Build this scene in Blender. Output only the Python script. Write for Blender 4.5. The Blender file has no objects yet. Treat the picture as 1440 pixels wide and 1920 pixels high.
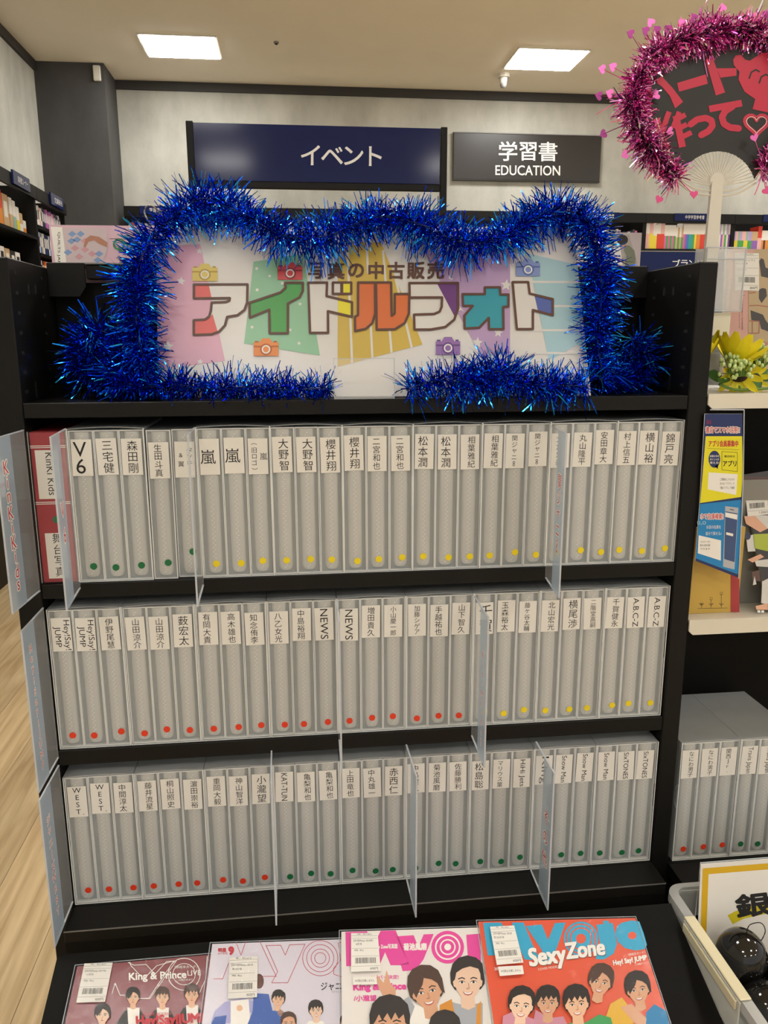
import bpy, math, random
import numpy as np
from mathutils import Vector, Matrix
from mathutils.geometry import tessellate_polygon

SC = bpy.context.scene
COL = SC.collection
PI = math.pi

# ------------------------------------------------------------------ camera
CX, CY, CZ = 0.3494, -1.0703, 1.45
YAW, PITCH, ROLL, FPX = 0.1102, 0.2187, -0.0033, 1486.2
_fw = Vector((math.sin(YAW)*math.cos(PITCH), math.cos(YAW)*math.cos(PITCH), -math.sin(PITCH)))
_r0 = Vector((math.cos(YAW), -math.sin(YAW), 0)); _u0 = _r0.cross(_fw)
_r = _r0*math.cos(ROLL) + _u0*math.sin(ROLL); _u = _u0*math.cos(ROLL) - _r0*math.sin(ROLL)
cd = bpy.data.cameras.new('camera'); cam = bpy.data.objects.new('camera', cd); COL.objects.link(cam)
cam.matrix_world = Matrix(((_r.x, _u.x, -_fw.x, CX), (_r.y, _u.y, -_fw.y, CY), (_r.z, _u.z, -_fw.z, CZ), (0, 0, 0, 1)))
cd.sensor_fit = 'VERTICAL'; cd.sensor_height = 36.0; cd.sensor_width = 27.0; cd.lens = FPX/1920*36.0
cd.clip_start = 0.02; cd.clip_end = 60
SC.camera = cam
def ray(px, py): return _fw + _r*((px-720)/FPX) - _u*((py-960)/FPX)
CAMLOC = Vector((CX, CY, CZ))

# ------------------------------------------------------------------ world, exposure
w = bpy.data.worlds.new('world'); SC.world = w; w.use_nodes = True
w.node_tree.nodes['Background'].inputs[0].default_value = (1.0, 0.975, 0.93, 1)
w.node_tree.nodes['Background'].inputs[1].default_value = .80
SC.view_settings.view_transform = 'Standard'
SC.view_settings.look = 'None'
SC.view_settings.exposure = 0.0
SC.view_settings.gamma = 1.0
SC.view_settings.use_curve_mapping = False
LAMP_POWER = 33.0
LAMP_COLOR = (1.0, 0.975, 0.93)

# ------------------------------------------------------------------ materials
MATS = {}
def hexc(h):
    h = h.lstrip('#'); v = [int(h[i:i+2], 16)/255 for i in (0, 2, 4)]
    return tuple((c/12.92 if c <= .04045 else ((c+.055)/1.055)**2.4) for c in v)
def mat(name, col, rough=.6, metal=0., noise=0., scale=8., bump=0., alpha=None, spec=.5, coat=0., emit=0., fac_tex=None, stretch=None, trans=0.):
    """principled material with optional soft procedural variation, bump and see-through share"""
    if name in MATS: return MATS[name]
    if isinstance(col, str): col = hexc(col)
    m = bpy.data.materials.new(name); m.use_nodes = True
    nt = m.node_tree; b = nt.nodes['Principled BSDF']
    b.inputs['Base Color'].default_value = (*col, 1); b.inputs['Roughness'].default_value = rough
    b.inputs['Metallic'].default_value = metal; b.inputs['Specular IOR Level'].default_value = spec
    if coat: b.inputs['Coat Weight'].default_value = coat; b.inputs['Coat Roughness'].default_value = .06
    if trans: b.inputs['Transmission Weight'].default_value = trans
    if emit:
        b.inputs['Emission Color'].default_value = (*col, 1); b.inputs['Emission Strength'].default_value = emit
    if noise or bump:
        tc = nt.nodes.new('ShaderNodeTexCoord'); n = nt.nodes.new('ShaderNodeTexNoise')
        n.inputs['Scale'].default_value = scale; n.inputs['Detail'].default_value = 6
        src = tc.outputs['Object']
        if stretch:
            mp = nt.nodes.new('ShaderNodeMapping'); mp.inputs['Scale'].default_value = stretch
            nt.links.new(src, mp.inputs[0]); src = mp.outputs[0]
        nt.links.new(src, n.inputs['Vector'])
        if noise:
            r = nt.nodes.new('ShaderNodeValToRGB'); e = r.color_ramp.elements
            e[0].position = .3; e[1].position = .7
            e[0].color = (*[c*(1-noise) for c in col], 1); e[1].color = (*[min(1, c*(1+noise)) for c in col], 1)
            nt.links.new(n.outputs['Fac'], r.inputs[0]); nt.links.new(r.outputs[0], b.inputs['Base Color'])
        if bump:
            bp = nt.nodes.new('ShaderNodeBump'); bp.inputs['Strength'].default_value = bump
            bp.inputs['Distance'].default_value = .01
            nt.links.new(n.outputs['Fac'], bp.inputs['Height']); nt.links.new(bp.outputs[0], b.inputs['Normal'])
    if alpha is not None:
        out = nt.nodes['Material Output']; mix = nt.nodes.new('ShaderNodeMixShader'); t = nt.nodes.new('ShaderNodeBsdfTransparent')
        mix.inputs[0].default_value = alpha
        nt.links.new(t.outputs[0], mix.inputs[1]); nt.links.new(b.outputs[0], mix.inputs[2]); nt.links.new(mix.outputs[0], out.inputs[0])
    MATS[name] = m; return m

BLACK = mat('black_steel', (.0065, .0060, .0052), .45, noise=.12, scale=30, spec=.2)
BLACKM = mat('black_panel', (.005, .0046, .004), .55, noise=.1, scale=20, spec=.12)
SLOT = mat('slot_dark', (.002, .002, .002), .9)
EDGEGLINT = mat('edge_glint', (.22, .22, .22), .35, metal=.5)  # paler metal that paints the highlight along black steel edges
WHITE = mat('white_steel', '#ded8c8', .45, noise=.03, scale=12)
PAPER = mat('label_paper', '#e6e3dc', .75)
INK = mat('ink_black', (.012, .011, .011), .7)
SHEET = mat('frosted_film', (.62, .63, .62), .36, alpha=.22)
BACKING = mat('frosted_backing', (.27, .295, .30), .6)
ROLL_M = mat('spine_roll_plastic', (.59, .59, .57), .33, noise=.05, scale=40, stretch=(1, 1, .1))
EDGE = mat('clear_edge', (.88, .89, .88), .25, alpha=.85)
CASE = mat('slipcase_plastic', (.66, .69, .70), .3, noise=.05, scale=25, alpha=.42)
HOLE = mat('binding_hole', (.9, .89, .86), .3)
ACRYL = mat('clear_acrylic', (.9, .93, .95), .08, alpha=.13)
ACEDGE = mat('acrylic_edge', (.60, .64, .70), .25, alpha=.8)
STRIP = mat('divider_strip', '#b0c2d2', .6, alpha=.72)
RED = mat('print_red', '#c42c3a', .55)
PWHITE = mat('print_white', '#efece6', .5)
GREY = mat('print_grey', '#8b8886', .6)

# ------------------------------------------------------------------ mesh builder
class MB:
    def __init__(s): s.v = []; s.f = []; s.mi = []; s.mats = []
    def m(s, mt):
        if mt not in s.mats: s.mats.append(mt)
        return s.mats.index(mt)
    def add(s, vs, fs, mt):
        o = len(s.v); s.v += [tuple(x) for x in vs]; k = s.m(mt)
        for f in fs: s.f.append(tuple(i+o for i in f)); s.mi.append(k)
    def box(s, x0, x1, y0, y1, z0, z1, mt):
        vs = [(x, y, z) for z in (z0, z1) for y in (y0, y1) for x in (x0, x1)]
        s.add(vs, [(0, 2, 3, 1), (4, 5, 7, 6), (0, 1, 5, 4), (2, 6, 7, 3), (0, 4, 6, 2), (1, 3, 7, 5)], mt)
    def bbox(s, x0, x1, y0, y1, z0, z1, c, mt):
        """box with chamfered edges"""
        vs = []
        for (z, i) in ((z0, c), (z0+c, 0), (z1-c, 0), (z1, c)):
            a, b2, d, e = x0+i, x1-i, y0+i, y1-i
            q = 0 if i else c
            vs += [(a+q, d, z), (b2-q, d, z), (b2, d+q, z), (b2, e-q, z), (b2-q, e, z), (a+q, e, z), (a, e-q, z), (a, d+q, z)]
        fs = [tuple(reversed(range(8))), tuple(range(24, 32))]
        for l in range(3):
            for k in range(8):
                fs.append((l*8+k, l*8+(k+1) % 8, l*8+8+(k+1) % 8, l*8+8+k))
        s.add(vs, fs, mt)
    def prism(s, pts, axis, a, b, mt):
        """extrude a 2-D outline along an axis: pts are the other two coordinates in order"""
        n = len(pts)
        def P(p, t):
            if axis == 0: return (t, p[0], p[1])
            if axis == 1: return (p[0], t, p[1])
            return (p[0], p[1], t)
        vs = [P(p, a) for p in pts] + [P(p, b) for p in pts]
        tri = tessellate_polygon([[Vector((p[0], p[1], 0)) for p in pts]])
        fs = [tuple(t) for t in tri] + [tuple(i+n for i in reversed(t)) for t in tri]
        fs += [(i, (i+1) % n, n+(i+1) % n, n+i) for i in range(n)]
        s.add(vs, fs, mt)
    def tube(s, path, r, mt, n=6, closed=False, rr=None):
        path = [Vector(p) for p in path]; L = len(path); vs = []; fs = []
        for i, p in enumerate(path):
            a = path[(i-1) % L] if closed or i > 0 else p
            b = path[(i+1) % L] if closed or i < L-1 else p
            t = (b-a).normalized(); ref = Vector((0, 0, 1)) if abs(t.z) < .9 else Vector((1, 0, 0))
            x = t.cross(ref).normalized(); y = t.cross(x).normalized(); ri = rr[i] if rr else r
            for k in range(n):
                q = 2*PI*k/n; vs.append(p + x*(ri*math.cos(q)) + y*(ri*math.sin(q)))
        for i in range(L if closed else L-1):
            j = (i+1) % L
            for k in range(n): fs.append((i*n+k, i*n+(k+1) % n, j*n+(k+1) % n, j*n+k))
        if not closed:
            fs.append(tuple(range(n-1, -1, -1))); fs.append(tuple((L-1)*n+k for k in range(n)))
        s.add(vs, fs, mt)
    def sphere(s, c, r, mt, nu=12, nv=8, sq=(1, 1, 1)):
        vs = []; fs = []
        for i in range(nv+1):
            th = PI*i/nv
            for k in range(nu):
                ph = 2*PI*k/nu
                vs.append((c[0]+r*sq[0]*math.sin(th)*math.cos(ph), c[1]+r*sq[1]*math.sin(th)*math.sin(ph), c[2]+r*sq[2]*math.cos(th)))
        for i in range(nv):
            for k in range(nu): fs.append((i*nu+k, (i+1)*nu+k, (i+1)*nu+(k+1) % nu, i*nu+(k+1) % nu))
        s.add(vs, fs, mt)
    def mesh(s, name, smooth=False):
        me = bpy.data.meshes.new(name); me.from_pydata(s.v, [], s.f)
        for m_ in s.mats: me.materials.append(m_)
        me.polygons.foreach_set('material_index', s.mi)
        if smooth: me.polygons.foreach_set('use_smooth', [True]*len(s.f))
        me.update(); return me
    def build(s, name, parent=None, smooth=False, loc=(0, 0, 0)):
        return link(name, s.mesh(name, smooth), parent, loc)
def link(name, me, parent=None, loc=(0, 0, 0), rot=(0, 0, 0)):
    o = bpy.data.objects.new(name, me); COL.objects.link(o); o.location = loc; o.rotation_euler = rot
    if parent: o.parent = parent
    return o
def thing(name, label, cat, loc=(0, 0, 0), rot=(0, 0, 0), group=None):
    return tag(link(name, None, None, loc, rot), label, cat, group)
def tag(o, label, cat, group=None):
    o['label'] = label; o['category'] = cat
    if group: o['group'] = group
    return o
def struct(o, label=None):
    o['kind'] = 'structure'
    return o

# ------------------------------------------------------------------ text and flat print
GL = {}
def glyphs(text, bold=0.):
    """outline of a string as 2-D triangles, em size 1, from the built-in font"""
    k = (text, bold)
    if k in GL: return GL[k]
    cu = bpy.data.curves.new('t', 'FONT'); cu.body = text; cu.size = 1; cu.resolution_u = 3; cu.offset = bold
    ob = bpy.data.objects.new('t', cu); COL.objects.link(ob)
    dg = bpy.context.evaluated_depsgraph_get(); me = bpy.data.meshes.new_from_object(ob.evaluated_get(dg))
    vs = [(v.co.x, v.co.y) for v in me.vertices]; fs = [tuple(p.vertices) for p in me.polygons]
    bpy.data.objects.remove(ob); bpy.data.curves.remove(cu); bpy.data.meshes.remove(me)
    GL[k] = (vs, fs); return GL[k]
class Print:
    """flat coloured shapes on a plane o + u*x + v*y, stacked in thin layers along n"""
    def __init__(s, o=(0, 0, 0), u=(1, 0, 0), v=(0, 0, 1), n=None, mp=None, step=.00012):
        s.o = Vector(o); s.u = Vector(u); s.vv = Vector(v); s.n = Vector(n) if n else -s.u.cross(s.vv) * -1
        s.n.normalize(); s.mp = mp; s.step = step; s.b = MB()
    def P(s, p, z):
        if s.mp: p = s.mp(p)
        return s.o + s.u*p[0] + s.vv*p[1] + s.n*(z*s.step)
    def poly(s, pts, mt, z=1):
        tri = tessellate_polygon([[Vector((p[0], p[1], 0)) for p in pts]])
        s.b.add([s.P(p, z) for p in pts], [tuple(t) for t in tri], mt)
    def rect(s, x0, y0, x1, y1, mt, z=1): s.poly([(x0, y0), (x1, y0), (x1, y1), (x0, y1)], mt, z)
    def ell(s, cx, cy, rx, ry, mt, z=1, n=20, rot=0, a0=0, a1=2*PI):
        c, q = math.cos(rot), math.sin(rot); pts = []
        for i in range(n + (a1-a0 < 6.2)):
            a = a0+(a1-a0)*i/n; x, y = rx*math.cos(a), ry*math.sin(a); pts.append((cx+x*c-y*q, cy+x*q+y*c))
        s.poly(pts, mt, z)
    def line(s, pts, wd, mt, z=1, closed=False, n=8):
        """stroke with round joints"""
        pts = list(pts); L = len(pts)
        for i in range(L if closed else L-1):
            (x0, y0), (x1, y1) = pts[i], pts[(i+1) % L]; d = math.hypot(x1-x0, y1-y0) or 1
            nx, ny = -(y1-y0)/d*wd/2, (x1-x0)/d*wd/2
            s.b.add([s.P(p, z+.12*(i % 3)) for p in ((x0+nx, y0+ny), (x0-nx, y0-ny), (x1-nx, y1-ny), (x1+nx, y1+ny))], [(0, 1, 2, 3)], mt)
        if n:
            for i, (x, y) in enumerate(pts): s.ell(x, y, wd/2, wd/2, mt, z+.45+.12*(i % 3), n)
    def ring(s, cx, cy, r, wd, mt, z=1, n=28, ry=None):
        ry = ry or r
        s.line([(cx+r*math.cos(2*PI*i/n), cy+ry*math.sin(2*PI*i/n)) for i in range(n)], wd, mt, z, True, 0)
    def text(s, t, cx, cy, size, mt, z=1, bold=0., rot=0., sx=1., width=None, down=False, em=False, shear=0.):
        """text centred at cx, cy; down=True where the map's y runs downwards"""
        if bold > .013:
            nb = 4 if bold < .05 else 8
            for i in range(nb):
                a = 2*PI*(i+.5)/nb; s.text(t, cx+bold*.85*size*math.cos(a), cy+bold*.85*size*math.sin(a), size, mt, z+.08*i, 0., rot, sx, width, down, em, shear)
            if bold < .07: return
        vs, fs = glyphs(t, 0.)
        if not vs: return
        xs = [p[0] for p in vs]; ys = [p[1] for p in vs]
        mx, my = (min(xs)+max(xs))/2, (min(ys)+max(ys))/2
        k = size; kx = size*sx
        if width: kx = width/(max(xs)-min(xs))
        c, q = math.cos(rot), math.sin(rot); out = []
        for (x, y) in vs:
            x = (x-mx)*kx; y = (y-my)*k; x += shear*y
            x, y = x*c-y*q, x*q+y*c
            out.append(s.P((cx+x, cy-y if down else cy+y), z))
        s.b.add(out, fs, mt)
    def column(s, t, cx, top, bottom, size, mt, z=1, bold=0., down=False):
        """one character under another"""
        n = len(t); st = (top-bottom)/n
        for i, ch in enumerate(t):
            r = -PI/2 if ch in '（）ー∞&' and ch != '&' else 0
            s.text(ch, cx, top-st*(i+.5), size, mt, z, bold, r, down=down)
    def star(s, cx, cy, r, mt, z=1, rot=0):
        s.poly([(cx+(r if i % 2 == 0 else r*.45)*math.sin(rot+PI*i/5), cy-(r if i % 2 == 0 else r*.45)*math.cos(rot+PI*i/5)) for i in range(10)], mt, z)
    def build(s, name, parent=None, loc=(0, 0, 0)): return s.b.build(name, parent, loc=loc)
def heart_pts(n=20):
    out = []
    for i in range(n):
        t = 2*PI*i/n
        out.append((.0625*16*math.sin(t)**3, .0625*(13*math.cos(t)-5*math.cos(2*t)-2*math.cos(3*t)-math.cos(4*t))))
    return out

# ================================================================== THE SETTING
CEIL = 3.70; XL, XR, YB, YF = -1.75, 8.0, 6.95, -6.5
def wallpaper(name, c0, c1, sc):
    m = bpy.data.materials.new(name); m.use_nodes = True; nt = m.node_tree; b = nt.nodes['Principled BSDF']
    tc = nt.nodes.new('ShaderNodeTexCoord'); mp = nt.nodes.new('ShaderNodeMapping'); mp.inputs['Scale'].default_value = (1, 1, .55)
    n = nt.nodes.new('ShaderNodeTexNoise'); n.inputs['Scale'].default_value = sc; n.inputs['Detail'].default_value = 8; n.inputs['Roughness'].default_value = .62
    r = nt.nodes.new('ShaderNodeValToRGB'); r.color_ramp.elements[0].position = .33; r.color_ramp.elements[1].position = .68
    r.color_ramp.elements[0].color = (*hexc(c0), 1); r.color_ramp.elements[1].color = (*hexc(c1), 1)
    nt.links.new(tc.outputs['Object'], mp.inputs[0]); nt.links.new(mp.outputs[0], n.inputs['Vector'])
    nt.links.new(n.outputs['Fac'], r.inputs[0]); nt.links.new(r.outputs[0], b.inputs['Base Color'])
    b.inputs['Roughness'].default_value = .85
    return m
WALL = wallpaper('plaster_wallpaper', '#a5a49b', '#c6c5bb', 2.6)
DWALL = wallpaper('dark_wallpaper', '#3f3e3e', '#4c4b4b', 3.2)
TRIM = mat('dark_trim', '#2f2d2b', .6)
CEILM = mat('ceiling_paint', '#f3ebdc', .9, noise=.015, scale=3)

b = MB(); b.box(XL-.1, XL, YF, YB, 0, CEIL, WALL); struct(b.build('wall_left'))
b = MB(); b.box(XL-.1, XR+.1, YB, YB+.1, 0, CEIL, WALL); struct(b.build('wall_back'))
# to the right and behind the camera the shop floor goes on: the world stands for the lit store there
b = MB(); b.box(XL-.1, XR+.1, YF-.1, YB+.1, CEIL, CEIL+.1, CEILM); struct(b.build('ceiling'))
b = MB(); b.box(XL, -1.18, 6.48, YB, 0, CEIL-.001, DWALL); c_ = struct(b.build('wall_column'))
b = MB(); b.box(XL, XL+.025, YF, 6.479, CEIL-.075, CEIL-.001, TRIM); struct(b.build('trim_1'))
b = MB(); b.box(-1.179, XR, YB-.025, YB-.0005, CEIL-.075, CEIL-.001, TRIM); struct(b.build('trim_2'))
# floor: slab, and vinyl planks laid one by one where the photograph shows them
def plankmat(i):
    rnd = random.Random(i); t = rnd.uniform(.88, 1.10)
    m = bpy.data.materials.new('oak_vinyl_%d' % i); m.use_nodes = True; nt = m.node_tree; b = nt.nodes['Principled BSDF']
    tc = nt.nodes.new('ShaderNodeTexCoord'); mp = nt.nodes.new('ShaderNodeMapping'); mp.inputs['Scale'].default_value = (34, 2.6, 1)
    mp.inputs['Location'].default_value = (i*7.3, i*3.1, 0)
    n = nt.nodes.new('ShaderNodeTexNoise'); n.inputs['Scale'].default_value = 1.; n.inputs['Detail'].default_value = 7; n.inputs['Distortion'].default_value = .6
    r = nt.nodes.new('ShaderNodeValToRGB'); e = r.color_ramp.elements
    e[0].position = .3; e[1].position = .75
    c0, c1 = hexc('#a88d66'), hexc('#d6c098')
    e[0].color = (*[c*t for c in c0], 1); e[1].color = (*[min(1, c*t) for c in c1], 1)
    nt.links.new(tc.outputs['Object'], mp.inputs[0]); nt.links.new(mp.outputs[0], n.inputs['Vector'])
    nt.links.new(n.outputs['Fac'], r.inputs[0]); nt.links.new(r.outputs[0], b.inputs['Base Color'])
    b.inputs['Roughness'].default_value = .38
    return m
PM = [plankmat(i) for i in range(5)]
JOINT = mat('floor_joint', '#5b4a33', .8)
b = MB(); b.box(XL-.1, XR+.1, YF-.1, YB+.1, -.1, -.0035, mat('floor_slab', '#cdb68c', .5, noise=.1, scale=5, stretch=(12, 1, 1))); floor = struct(b.build('floor'))
rnd = random.Random(3)
PW, PL = .18, 1.27
pm_cache = {}
for i in range(10):
    x0 = -1.74 + i*PW; off = (i*.47) % PL; y = -1.6-off
    while y < 4.6:
        k = rnd.randrange(5)
        if k not in pm_cache:
            q = MB(); q.bbox(.0006, PW-.0006, .0006, PL-.0006, -.0034, 0, .0007, PM[k]); pm_cache[k] = q.mesh('plank')
        link('plank', pm_cache[k], floor, (x0, y, 0)); y += PL

# ceiling lights (one row above the frame lights the fronts)
FR = mat('lamp_frame', '#d8d4c8', .5)
LAMP = bpy.data.materials.new('lamp_diffuser'); LAMP.use_nodes = True
_b = LAMP.node_tree.nodes['Principled BSDF']; _b.inputs['Base Color'].default_value = (.9, .9, .88, 1)
_b.inputs['Emission Color'].default_value = (*LAMP_COLOR, 1); _b.inputs['Emission Strength'].default_value = LAMP_POWER
q = MB()
for (a, b2, c, d) in ((-.30, -.285, -.255, .255), (.285, .30, -.255, .255), (-.285, .285, -.255, -.24), (-.285, .285, .24, .255)): q.box(a, b2, c, d, -.012, -.001, FR)
frame_me = q.mesh('frame'); q = MB(); q.bbox(-.2845, .2845, -.2395, .2395, -.017, -.001, .002, LAMP); diff_me = q.mesh('diffuser')
for iy, ly in enumerate((6.0, 3.0, 0.0, -3.0, -5.4)):
    for ix, lx in enumerate((-.475, 2.5, 5.5)):
        if iy == 0 and ix == 0: lb = 'bright square ceiling light at the upper left of the photo'
        elif iy == 0 and ix == 1: lb = 'bright square ceiling light beside the small spotlight, upper right'
        else: lb = 'square recessed ceiling light in row %s from the back wall, %s column' % (('first', 'second', 'third', 'fourth', 'fifth', 'sixth')[iy], ('left', 'middle', 'right')[ix])
        t = thing('ceiling_light', lb, 'light', (lx, ly, CEIL), group='square ceiling lights')
        link('frame', frame_me, t); link('diffuser', diff_me, t)
# small ceiling fittings
q = MB(); q.tube([(0, 0, 0), (0, 0, -.03)], .055, FR, 16); base = q
t = thing('ceiling_spotlight', 'small round white ceiling fitting beside the right ceiling light', 'ceiling fitting', (2.25, 6.42, CEIL-.001))
q.build('mount', t); q = MB(); q.tube([(0, 0, -.03), (0, -.005, -.085)], .036, FR, 16, rr=[.036, .03]); q.sphere((0, -.006, -.088), .03, GREY, 12, 8); q.build('head', t, smooth=True)
q = MB(); q.tube([(0, 0, 0), (0, 0, -.012)], .02, GREY, 12); q.tube([(0, 0, -.012), (0, 0, -.02)], .01, INK, 8); tag(q.build('sprinkler', loc=(.277, 5.834, CEIL-.001)), 'tiny dark sprinkler head on the plain ceiling', 'sprinkler')
q = MB(); q.bbox(-.03, .03, -.03, 0, -.06, .06, .006, FR); tag(q.build('sensor_box', loc=(-1.235, 6.479, 3.615)), 'small pale sensor box high on the dark column', 'sensor')

# ================================================================== MAIN SHELVING UNIT
W = .90
ZT, ZA, ZB, ZC = 1.3667, 1.1224, .8752, .6216
unit = thing('shelving_unit', 'black steel shelving unit with blue tinsel on top and three rows of albums', 'shelf')
def side_panel(x0, x1, inner, parent):
    q = MB()
    q.bbox(x0, x1, 0, .2, .0, 1.547, .0015, BLACK)
    o = q.build('side_panel', parent)
    q = MB()
    for s_ in inner:
        xs = (x1-.0002, x1+.0005) if s_ > 0 else (x0-.0005, x0+.0002)
        for k in range(40):
            z = 1.53-k*.025
            if any(abs(z-zz) < .016 for zz in (ZT-.01, ZA-.01, ZB-.01, ZC)): continue
            q.box(xs[0], xs[1], .018, .028, z-.0022, z+.0022, SLOT); q.box(xs[0], xs[1], .128, .136, z-.0022, z+.0022, SLOT)
        for (yy, zz, h) in ((.07, 1.512, .012), (.10, 1.513, .012), (.062, 1.38, .022)):
            q.box(xs[0], xs[1], yy-.003, yy+.003, zz-h/2, zz+h/2, SLOT)
    q.build('slot_row', o)['kind'] = 'stuff'
    return o
side_panel(-.032, 0, (1,), unit)
side_panel(W, W+.028, (-1, 1), unit)
q = MB(); q.box(.0006, W-.0006, .19, .2, .3, 1.528, BLACKM); q.build('back_panel', unit)
q = MB(); q.prism([(.0006, 1.5535), (.0525, 1.5535), (.0525, 1.521), (.043, 1.507), (.0006, 1.507)], 1, .160, .164, BLACK); q.tube([(.026, .1602, 1.5165), (.026, .1592, 1.5165)], .0022, SLOT, 10); q.build('bracket_plate', unit)
q = MB(); q.prism([(W-.0006, 1.5535), (W-.0525, 1.5535), (W-.0525, 1.521), (W-.043, 1.507), (W-.0006, 1.507)], 1, .160, .164, BLACK); q.tube([(W-.026, .1602, 1.5165), (W-.026, .1592, 1.5165)], .0022, SLOT, 10); q.build('bracket_plate', unit)
q = MB(); q.bbox(.053, W-.053, .168, .19, 1.532, 1.5515, .001, BLACK); q.box(.0006, W-.0006, .1645, .30, 1.5525, 1.5545, EDGEGLINT); q.build('top_rail', unit)  # paler top sheet carries the painted reflection of the top edge
def shelf(z, lip, y0, y1, name='shelf_board'):
    q = MB()
    q.bbox(.0008, W-.0008, y0, y0+.004, z-lip, z, .0008, BLACK)
    q.box(.0008, W-.0008, y0+.0041, y1, z-.004, z-.0004, BLACK)
    q.box(.0008, W-.0008, y0+.0041, y0+.02, z-lip, z-lip+.002, BLACK)
    return q.build(name, unit)
shelf(ZT, .0195, 0, .1885); shelf(ZA, .0205, 0, .1885); shelf(ZB, .0225, 0, .1885)
q = MB(); q.bbox(.0, W, -.0507, -.0003, ZC-.020, ZC-.0003, .0008, BLACK); q.box(.0008, W-.0008, .0, .1885, ZC-.02, ZC-.0004, BLACK); q.box(0, W, -.0515, -.0508, ZC-.0022, ZC-.0004, EDGEGLINT)  # last box: thin painted highlight along the shelf's front edge
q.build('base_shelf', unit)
q = MB(); q.box(.0, W, -.048, -.0455, .42, ZC-.021, BLACKM); q.build('front_board', unit)
q = MB(); q.box(.0008, W-.0008, .002, .012, 0, ZC-.021, BLACKM); q.build('kick_board', unit)
q = MB(); q.box(-.03, W+.028, .201, .42, 1.342, 1.348, BLACK); q.box(-.03, W+.028, .416, .42, 1.3485, 1.37, BLACK); q.box(-.03, -.027, .201, .415, 1.30, 1.3415, BLACK); q.box(W+.025, W+.028, .201, .415, 1.3, 1.3415, BLACK); q.build('rear_shelf', unit)

# ================================================================== PHOTO ALBUMS AND SLIPCASES
AW, AH, AD = .0318, .206, .156
def album_meshes():
    q = MB()       # cover shell: two covers, back block, the frosted front sheet
    q.box(-AW/2, AW/2, .0055, AD, 0, AH, BACKING)
    q.box(-AW/2, -AW/2+.0011, 0, .0054, 0, AH, EDGE); q.box(AW/2-.0011, AW/2, 0, .0054, 0, AH, EDGE)
    q.box(-AW/2+.0012, AW/2-.0012, 0, .0054, 0, .0011, EDGE); q.box(-AW/2+.0012, AW/2-.0012, 0, .0054, AH-.0011, AH, EDGE)
    cov = q.mesh('cover')
    q = MB(); q.add([(-AW/2+.0012, .0006, .0012), (AW/2-.0012, .0006, .0012), (AW/2-.0012, .0006, AH-.0012), (-AW/2+.0012, .0006, AH-.0012)], [(0, 1, 2, 3)], SHEET)
    sh = q.mesh('spine_film')
    q = MB(); n = 10; vs = []; zs = [.006, .008, .012, AH-.002]; dr = [.75, .92, 1, 1]     # rolled spine seen through the film
    for z, k in zip(zs, dr):
        for i in range(n+1):
            a = PI*i/n; vs.append((-.0098*math.cos(a)*k, .0056-.0042*math.sin(a)*k, z - (.0015*math.sin(a) if z < .01 else 0)))
    fs = [(l*(n+1)+i, l*(n+1)+i+1, (l+1)*(n+1)+i+1, (l+1)*(n+1)+i) for l in range(3) for i in range(n)]
    q.add(vs, fs, ROLL_M); roll = q.mesh('spine_roll', True)
    q = MB()
    for k in range(60):
        z = .009+k*(AH-.014)/60; x = .0011 if k % 2 else -.0011
        q.add([(x-.0010, .0009, z-.0005), (x+.0008, .0009, z+.0003), (x+.0010, .0009, z+.0015), (x-.0008, .0009, z+.0007)], [(0, 1, 2, 3)], HOLE)
    holes = q.mesh('binding_holes')
    return cov, sh, roll, holes
COVER, FILM, ROLLM, HOLES = album_meshes()
DOTC = {'g': mat('sticker_green', '#0f6b3c', .55), 'y': mat('sticker_yellow', '#ecd416', .55), 'r': mat('sticker_red', '#e23a16', .55)}
DOTM = {}
for k_, m_ in DOTC.items():
    q = MB(); q.tube([(0, .0002, 0), (0, -.0002, 0)], .0047, m_, 20); DOTM[k_] = q.mesh('sticker_dot')
def label_mesh(kind, txt):
    """paper label 26.5 x 49 mm with its black lettering"""
    p = Print((0, 0, 0), (1, 0, 0), (0, 0, 1), (0, -1, 0))
    p.b.box(-.0132, .0132, 0, .0003, -.0245, .0245, PAPER)
    p.o = Vector((0, -.00002, 0))
    if kind == 'v':
        n = len(txt); sz = {1: .021, 2: .0285 if txt == 'V6' else .021, 3: .0146, 4: .0112, 5: .0092}[n]; h = min(.045, sz*n*1.06)
        off = .001*((n*7+ord(txt[0])) % 5-2)
        if txt[-1] in '8∞': sz *= .95
        p.column(txt, off, h/2, -h/2, sz, INK, 1, .012)
    elif kind == 'h':      # lettering turned to read downwards
        n = len(txt); big = {4: .0155, 7: .0125}.get(n, .0112)
        p.text(txt, 0, 0, big, INK, 1, .008, -PI/2, width=.0455 if n > 3 else None)
    elif kind == 'h2':
        a, b_ = txt.split('/')
        p.text(a, .0065, -.001, .0112, INK, 1, .006, -PI/2, width=.044); p.text(b_, -.006, -.003, .0112, INK, 1, .006, -PI/2, width=.030)
    elif kind == 'pair':   # two upright columns
        a, b_ = txt.split('/')
        p.column(a, .0065, .018, -.018, .0085, INK, 1, .01); p.column(b_, -.005, .012, -.012, .0082, INK, 1, .01)
    elif kind == 'logo':
        p.column('（旧ロゴ）', -.005, .021, -.021, .0085, INK, 1, .01); p.text('嵐', .0075, 0, .0105, INK, 1, .01)
    elif kind == 'w':
        for i, ch in enumerate('WEST.'):
            p.text(ch, 0 if ch != '.' else .007, (.0185-.0115*i) if i < 4 else -.0205, .0115, INK, 1, .012)
    return p.b.mesh('name_label')
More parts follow.
